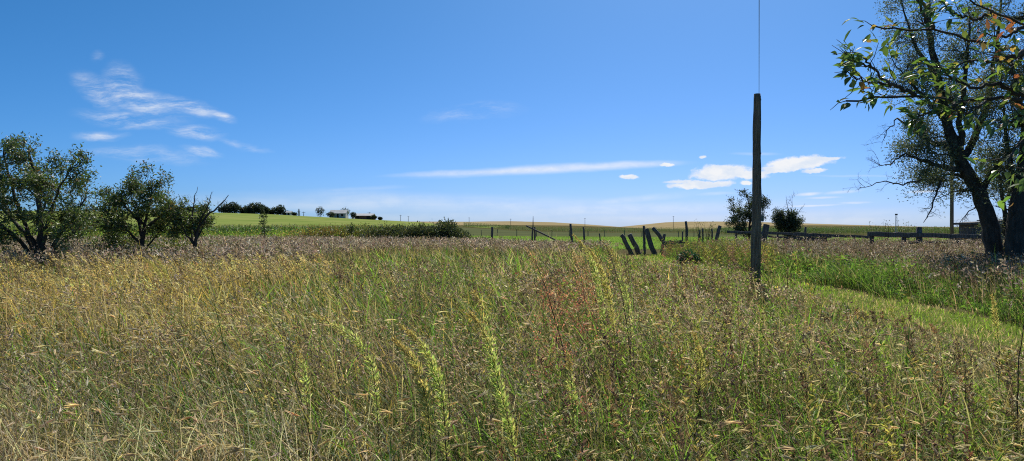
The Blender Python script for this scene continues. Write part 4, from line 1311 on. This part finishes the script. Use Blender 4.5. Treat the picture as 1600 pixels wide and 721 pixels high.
# ------------------------------------------------------------------ tall single weeds in the meadow
def weed(name, label, d, pix, kind, leafn, seed=0, stem=.004, leafl=.036):
    """pix from the foot (or lowest visible point) to the tip"""
    pts = [P(a, b, d) for a, b in pix]
    gz = float(ground_z(pts[0][0], d))
    if pts[0][2] > gz + .05:
        pts.insert(0, np.array([pts[0][0] + .02, d, gz - .02]))
    root = thing(name, label, 'weed', (pts[0][0], d, gz), 'tall single weeds in the meadow')
    q = smooth_path(pts, 26)
    q[:, 1] += np.cumsum(R.normal(0, .006, 26))
    g = Geo(); tube(g, q, np.linspace(stem, stem * .3, 26), 6)
    gl = Geo()
    pal = {'green': ([(.42, .54, .17), (.50, .56, .22), (.56, .50, .22), (.28, .22, .13), (.26, .38, .11)], (1, .9, .5, .12, .3)),
           'gold': ([(.50, .48, .17), (.54, .45, .19), (.42, .47, .16)], (1, .7, .7)),
           'red': ([(.42, .17, .12), (.46, .29, .20), (.30, .15, .12)], (1, .9, .7)),
           'brown': ([(.12, .08, .055), (.19, .14, .10), (.09, .055, .045)], (1, .8, .8))}[kind]
    t0 = {'green': .28, 'gold': .4, 'red': .45, 'brown': .35}[kind]
    leafn = int(leafn * (3.6 if kind in ('green', 'gold') else 1.6))
    t = t0 + (1 - t0) * R.random(leafn) ** .85
    t = t[(N1(t * 40, np.full(len(t), R.random() * 90)) > .30) | (R.random(len(t)) < .4)]; leafn = len(t)
    f = t * 25; i = np.minimum(f.astype(int), 24)
    pos = q[i] + (q[i + 1] - q[i]) * (f - i)[:, None]
    tan = unit(q[i + 1] - q[i])
    ph = unit(np.cross(tan, R.normal(0, 1, (leafn, 3))))
    env = np.sin(np.pi * np.clip((t - t0) / (1 - t0) * .85 + .12, 0, 1))
    if kind in ('red', 'brown'):
        pos = pos + ph * (R.random((leafn, 1)) * .085 * env[:, None])
        dirv = ph * .6 + tan * .8 + [0, 0, .2]
        ll = leafl * .45 * R.uniform(.6, 1.3, leafn); ww = ll * .4
    else:
        pos = pos + ph * (R.random((leafn, 1)) * .028 * env[:, None])
        dirv = ph * .8 + tan * .7 + np.array([-.25, 0, .15])
        ll = leafl * (.4 + .65 * env) * R.uniform(.6, 1.2, leafn); ww = ll * .25
    # colour drifts to ochre at the tip
    c, _ = mixc(pal[0], np.tile(pal[1], (leafn, 1)), leafn)
    tipc = sstep(.72, 1.0, t)[:, None] * (.8 if kind in ('green', 'gold') else .5)
    c = c * (1 - tipc) + np.array((.52, .42, .20)) * tipc
    shards(gl, pos, dirv, ll, ww, np.clip(c, .01, .9))
    if kind in ('green', 'gold'):
        # small flower tufts at the very tip
        m = 60; s = q[-1] + (q[-4] - q[-1]) * R.random((m, 1))
        shards(gl, s + R.normal(0, .012, (m, 3)), R.normal(0, 1, (m, 3)) + [0, 0, .6], .018, .007, cvar((.36, .26, .08), m))
    g.build('stem', M_STEM, root, smooth=True)
    gl.build('foliage', M_WEED, root)


W = weed
W('horseweed', 'arching green weed bowing far left, left of the twin arching weeds', 5.0, [(588, 620), (582, 570), (560, 535), (525, 508), (482, 490)], 'green', 230)
W('horseweed', 'taller of the twin arching green weeds in the lower centre', 4.3, [(695, 690), (690, 620), (672, 565), (650, 530), (622, 508)], 'green', 320)
W('horseweed', 'shorter darker of the twin arching weeds in the lower centre', 4.2, [(672, 700), (668, 640), (655, 580), (640, 553), (612, 530)], 'gold', 230)
W('horseweed', 'long S-curved green weed in the lower centre, tip bowed left', 4.3, [(805, 705), (790, 640), (775, 590), (765, 540), (752, 508), (732, 488)], 'green', 360)
W('horseweed', 'tallest reddish stalk with a feathery golden tip', 5.6, [(893, 620), (882, 550), (866, 495), (850, 440), (835, 405), (820, 388)], 'red', 380, stem=.006)
W('horseweed', 'tall yellow-green weed bowed left, in front of the fence gap', 8.0, [(946, 520), (940, 470), (932, 430), (922, 400), (908, 378), (896, 367)], 'green', 380)
W('horseweed', 'slightly shorter yellow weed right of the tall yellow-green one', 7.6, [(962, 540), (955, 480), (946, 440), (934, 408), (920, 388)], 'gold', 320)
W('horseweed', 'tall dark-stemmed weed with green plume beside the thin stake', 6.6, [(988, 600), (982, 520), (972, 460), (958, 410), (942, 375)], 'brown', 340, stem=.006)
W('horseweed', 'green-plumed weed right of the dark-stemmed one', 7.2, [(984, 500), (976, 450), (966, 415), (952, 385)], 'green', 280)
W('rust_weed', 'rust-red feathery weed in the centre, left of the yellow weeds', 7.4, [(918, 500), (912, 450), (905, 420), (896, 396)], 'red', 420)
W('rust_weed', 'smaller rust-red weed tucked right behind the first', 8.2, [(932, 480), (925, 440), (915, 415), (904, 400)], 'red', 380)
W('horseweed', 'upright weed with an orange tuft at its tip, right of the reddish stalk', 5.0, [(896, 650), (893, 600), (890, 575), (888, 553)], 'green', 150)
W('horseweed', 'small bright lime weed left of the lower arching group', 5.2, [(478, 600), (474, 570), (468, 552), (461, 540)], 'green', 110)
W('dry_stalk', 'dark straight stalk with brown seeds in the lower right centre', 4.8, [(1350, 690), (1352, 620), (1350, 560), (1344, 530)], 'brown', 190)
W('dry_stalk', 'dark forked-looking stalk right of the lower right centre stalk', 5.0, [(1470, 640), (1471, 600), (1470, 560), (1466, 535)], 'brown', 190)
W('dry_stalk', 'ochre stalk with drooping top, between the two dark stalks and the edge stalk', 5.4, [(1508, 620), (1510, 580), (1504, 545), (1492, 522)], 'brown', 160)
W('dry_stalk', 'tall thin dark stalk at the right edge of the view', 5.6, [(1584, 610), (1588, 540), (1594, 490), (1600, 455)], 'brown', 60, stem=.007)
W('horseweed', 'pale feathery weed rising at the edge of the track near the right side', 9.0, [(1562, 530), (1560, 500), (1558, 478), (1553, 462)], 'gold', 150)
W('horseweed', 'leafy yellow weed in the middle right of the meadow', 5.6, [(1092, 620), (1094, 570), (1090, 540), (1082, 520)], 'gold', 220)
W('horseweed', 'slim green weed just left of the long S-curved one', 6.0, [(770, 540), (762, 500), (750, 470), (736, 452)], 'green', 160)
W('dry_stalk', 'dark brown stalk beside the twin arching weeds', 4.4, [(700, 700), (704, 640), (700, 590), (694, 560)], 'brown', 120)
W('dry_stalk', 'brown upright stalk standing alone at the back of the left meadow', 19, [(523, 430), (522, 405), (521, 383)], 'red', 90, stem=.012)
W('horseweed', 'golden plume leaning left at the back of the left meadow', 14, [(262, 450), (250, 425), (236, 408), (215, 400)], 'gold', 260)
W('horseweed', 'golden plume right of the other golden plume in the left meadow', 16, [(265, 440), (256, 420), (243, 404), (232, 397)], 'gold', 240)
W('mullein_stalk', 'dark plant stem in the green weeds right of the bare pole', 17, [(1229, 470), (1230, 450), (1230, 432), (1228, 420)], 'brown', 120, stem=.012)

# ------------------------------------------------------------------ sun, sky, camera
SUN_EL, SUN_AZ = math.radians(46), math.radians(16)
sun = bpy.data.lights.new('sun', 'SUN')
sun.energy = 4.8
sun.angle = math.radians(.53)
sun.color = (1.0, .95, .87)
so = bpy.data.objects.new('sun', sun)
COL.objects.link(so)
sd = Vector((math.sin(SUN_AZ) * math.cos(SUN_EL), math.cos(SUN_AZ) * math.cos(SUN_EL), math.sin(SUN_EL)))
so.rotation_euler = sd.to_track_quat('Z', 'Y').to_euler()
so.location = (0, 0, 40)

w = bpy.data.worlds.new('World')
sc.world = w
w.use_nodes = True
w.cycles.sampling_method = 'MANUAL'
w.cycles.sample_map_resolution = 512
nt = w.node_tree
nt.nodes.clear()
Lk = nt.links.new
out = N(nt, 'ShaderNodeOutputWorld')
bg = N(nt, 'ShaderNodeBackground')
EXPO = .45
GAIN = 2 ** EXPO
SKY_S = .07
bg.inputs['Strength'].default_value = SKY_S
sky = N(nt, 'ShaderNodeTexSky', sky_type='NISHITA', sun_disc=False, sun_elevation=SUN_EL, sun_rotation=SUN_AZ, altitude=300, air_density=0.6, dust_density=1.0, ozone_density=5.0)
# a clear, deep high-plains sky: per-channel response of the air
sp_ = N(nt, 'ShaderNodeSeparateXYZ'); Lk(sky.outputs[0], sp_.inputs[0])
hs = N(nt, 'ShaderNodeCombineXYZ')
for i_, (gam, kk) in enumerate(((1.43, .745), (.945, .83), (1.0, 1.21))):
    m1 = N(nt, 'ShaderNodeMath', operation='MULTIPLY'); Lk(sp_.outputs[i_], m1.inputs[0]); m1.inputs[1].default_value = .095
    m2 = N(nt, 'ShaderNodeMath', operation='POWER'); Lk(m1.outputs[0], m2.inputs[0]); m2.inputs[1].default_value = gam
    m3 = N(nt, 'ShaderNodeMath', operation='MULTIPLY'); Lk(m2.outputs[0], m3.inputs[0]); m3.inputs[1].default_value = kk / SKY_S / GAIN
    Lk(m3.outputs[0], hs.inputs[i_])
tc = N(nt, 'ShaderNodeTexCoord')
sep = N(nt, 'ShaderNodeSeparateXYZ'); Lk(tc.outputs['Generated'], sep.inputs[0])
ym = N(nt, 'ShaderNodeMath', operation='MAXIMUM'); Lk(sep.outputs['Y'], ym.inputs[0]); ym.inputs[1].default_value = .05
du = N(nt, 'ShaderNodeMath', operation='DIVIDE'); Lk(sep.outputs['X'], du.inputs[0]); Lk(ym.outputs[0], du.inputs[1])
dv = N(nt, 'ShaderNodeMath', operation='DIVIDE'); Lk(sep.outputs['Z'], dv.inputs[0]); Lk(ym.outputs[0], dv.inputs[1])
uv = N(nt, 'ShaderNodeCombineXYZ'); Lk(du.outputs[0], uv.inputs[0]); Lk(dv.outputs[0], uv.inputs[1])


def nz(scale, sx, sy, det=5, rough=.6, rot=0.0, src=None):
    mp = N(nt, 'ShaderNodeMapping'); mp.inputs['Scale'].default_value = (sx, sy, 1); mp.inputs['Rotation'].default_value = (0, 0, rot)
    Lk((src or uv).outputs[0], mp.inputs['Vector'])
    n_ = N(nt, 'ShaderNodeTexNoise'); n_.inputs['Scale'].default_value = scale; n_.inputs['Detail'].default_value = det; n_.inputs['Roughness'].default_value = rough
    Lk(mp.outputs[0], n_.inputs['Vector'])
    return n_


def warp(amount, scale, sx, sy):
    n_ = nz(scale, sx, sy, 4)
    s_ = N(nt, 'ShaderNodeVectorMath', operation='SUBTRACT'); Lk(n_.outputs['Color'], s_.inputs[0]); s_.inputs[1].default_value = (.5, .5, .5)
    m_ = N(nt, 'ShaderNodeVectorMath', operation='MULTIPLY'); Lk(s_.outputs[0], m_.inputs[0]); m_.inputs[1].default_value = amount
    a_ = N(nt, 'ShaderNodeVectorMath', operation='ADD'); Lk(uv.outputs[0], a_.inputs[0]); Lk(m_.outputs[0], a_.inputs[1])
    return a_


def mask(src, clouds):
    acc = None
    for (cx, cy, a, b_, tilt, st) in clouds:
        mp = N(nt, 'ShaderNodeMapping', vector_type='TEXTURE')
        mp.inputs['Location'].default_value = ((cx - 800) / F, (HZ - cy) / F, 0)
        mp.inputs['Rotation'].default_value = (0, 0, math.radians(tilt))
        mp.inputs['Scale'].default_value = (a / F, b_ / F, 1)
        Lk(src.outputs[0], mp.inputs['Vector'])
        le = N(nt, 'ShaderNodeVectorMath', operation='LENGTH'); Lk(mp.outputs[0], le.inputs[0])
        mr = N(nt, 'ShaderNodeMapRange', interpolation_type='SMOOTHSTEP')
        mr.inputs['From Min'].default_value = 1.25; mr.inputs['From Max'].default_value = .1
        mr.inputs['To Min'].default_value = 0; mr.inputs['To Max'].default_value = st
        Lk(le.outputs['Value'], mr.inputs['Value'])
        if acc is None: acc = mr
        else:
            m_ = N(nt, 'ShaderNodeMath', operation='MAXIMUM'); Lk(acc.outputs[0], m_.inputs[0]); Lk(mr.outputs[0], m_.inputs[1]); acc = m_
    return acc


def rng_(node, a, b_, c=0.0, d_=1.0, sock=0):
    mr = N(nt, 'ShaderNodeMapRange', interpolation_type='SMOOTHSTEP')
    for k_, v_ in (('From Min', a), ('From Max', b_), ('To Min', c), ('To Max', d_)): mr.inputs[k_].default_value = v_
    Lk(node.outputs[sock], mr.inputs['Value'])
    return mr


def math2(op, a, b_):
    m_ = N(nt, 'ShaderNodeMath', operation=op)
    for i_, s_ in enumerate((a, b_)):
        if isinstance(s_, (int, float)): m_.inputs[i_].default_value = s_
        else: Lk(s_.outputs[0], m_.inputs[i_])
    return m_


# high wisps
wc = warp((.045, .030, 0), 9, 1, 1.6)
cir = mask(wc, [(190, 128, 34, 34, -40, .8), (215, 155, 85, 24, -20, 1), (150, 140, 50, 22, -35, .7), (200, 186, 85, 14, -8, .95), (292, 166, 66, 13, -14, .9), (345, 181, 24, 9, -15, .9), (160, 210, 40, 9, 0, .65), (305, 207, 44, 12, -3, .9),
                (225, 242, 100, 14, -5, .45), (312, 236, 36, 8, -6, .75), (380, 226, 50, 6, -14, .4), (740, 177, 75, 14, 4, .5), (150, 85, 14, 10, 0, .3)])
tex = math2('MULTIPLY', rng_(nz(20, .45, 2.4, 8, .72, math.radians(-16), wc), .35, .70), rng_(nz(48, .6, 1.8, 6, .7, math.radians(-16), wc), .25, .62, .35, 1))
cirf = math2('MULTIPLY', math2('MULTIPLY', cir, tex), 1.0)
# long lenticular streaks
ws = warp((.020, .006, 0), 12, 1, 3)
stk = mask(ws, [(735, 270, 130, 6, 2, .8), (840, 265, 200, 8, 3.0, .95), (960, 259, 110, 7, 2.5, .9), (1262, 303, 26, 3.2, 4, .9), (1318, 300, 32, 3.5, 5, .8), (1288, 309, 34, 2.2, 1, .8), (1265, 322, 56, 2.0, 2, .7),
                (1335, 317, 28, 2.2, 3, .6), (1442, 299, 32, 3, 3, .75), (1180, 241, 40, 3, 0, .3), (1340, 275, 80, 2, 0, .25), (560, 296, 80, 5, 3, .25), (1120, 303, 40, 3, 2, .3)])
stkf = math2('MULTIPLY', math2('MULTIPLY', stk, rng_(nz(10, .6, 3, 4, .55, 0, ws), .25, .6, .55, 1)), .85)
# veils low on the sky
wv = warp((.10, .022, 0), 5, .6, 2)
vl = mask(wv, [(640, 318, 420, 18, -1, .5), (900, 330, 420, 14, 2, .45), (980, 312, 120, 8, 8, .35), (500, 305, 180, 10, 0, .3), (1300, 335, 260, 12, 0, .3), (1100, 345, 700, 14, 0, .4)])
vlf = math2('MULTIPLY', vl, rng_(nz(7, .5, 4, 4, .55, 0, wv), .3, .7, .35, 1))
# puffy ones
wp_ = warp((.014, .012, 0), 34, 1, 1.3)
cum = mask(wp_, [(1128, 270, 62, 15, 3, 1), (1165, 273, 52, 8, 1, .9), (1095, 288, 66, 8, 3, 1), (1060, 284, 36, 5, 3, .7), (1250, 255, 66, 14, 6, 1), (1225, 263, 48, 8, 4, 1), (1285, 248, 50, 5, 2, .8), (1273, 268, 24, 5, 2, .9), (1210, 269, 36, 4, 3, .8), (1166, 285, 12, 5, 0, .9),
                 (983, 277, 20, 5, 0, .85), (1040, 258, 18, 4, 4, .85), (1098, 246, 7, 4, 0, .7)])
cs_ = math2('ADD', cum, math2('MULTIPLY', math2('SUBTRACT', nz(60, 1, 1.4, 5, .6, 0, wp_), .5), 1.1))
cumf = math2('MULTIPLY', math2('MULTIPLY', rng_(cs_, .18, .62), rng_(cum, .04, .30)), .97)
tot = math2('MAXIMUM', math2('MAXIMUM', cirf, stkf), math2('MAXIMUM', vlf, cumf))
gate = rng_(sep, .05, .2, sock=1)
totg = math2('MULTIPLY', tot, gate)
mx = N(nt, 'ShaderNodeMix', data_type='RGBA')
Lk(totg.outputs[0], mx.inputs[0])
Lk(hs.outputs[0], mx.inputs[6])
CW = .92 / SKY_S / GAIN
ccol = N(nt, 'ShaderNodeMix', data_type='RGBA')
Lk(rng_(nz(26, 1, 2.2, 4, .6, 0, wp_), .35, .62).outputs[0], ccol.inputs[0])
ccol.inputs[6].default_value = (CW * .80, CW * .88, CW * 1.0, 1)
ccol.inputs[7].default_value = (CW * .99, CW * 1.0, CW * 1.02, 1)
Lk(ccol.outputs[2], mx.inputs[7])
Lk(mx.outputs[2], bg.inputs['Color'])
Lk(bg.outputs[0], out.inputs[0])

cam = bpy.data.cameras.new('camera')
cam.sensor_width = 36
cam.lens = 36 * F / 1600
cam.shift_y = -(360.5 - HZ) / 1600
cam.clip_start = .05
cam.clip_end = 8000
co = bpy.data.objects.new('camera', cam)
COL.objects.link(co)
co.location = (0, 0, EYE)
co.rotation_euler = (math.radians(90), 0, 0)
sc.camera = co

sc.view_settings.view_transform = 'Standard'
sc.view_settings.look = 'None'
sc.view_settings.exposure = EXPO
sc.view_settings.gamma = 1.0
sc.view_settings.use_curve_mapping = False
sc.cycles.max_bounces = 6
sc.cycles.diffuse_bounces = 3
sc.cycles.glossy_bounces = 2
sc.cycles.transmission_bounces = 4
sc.cycles.use_denoising = False
sc.cycles.filter_width = 1.1
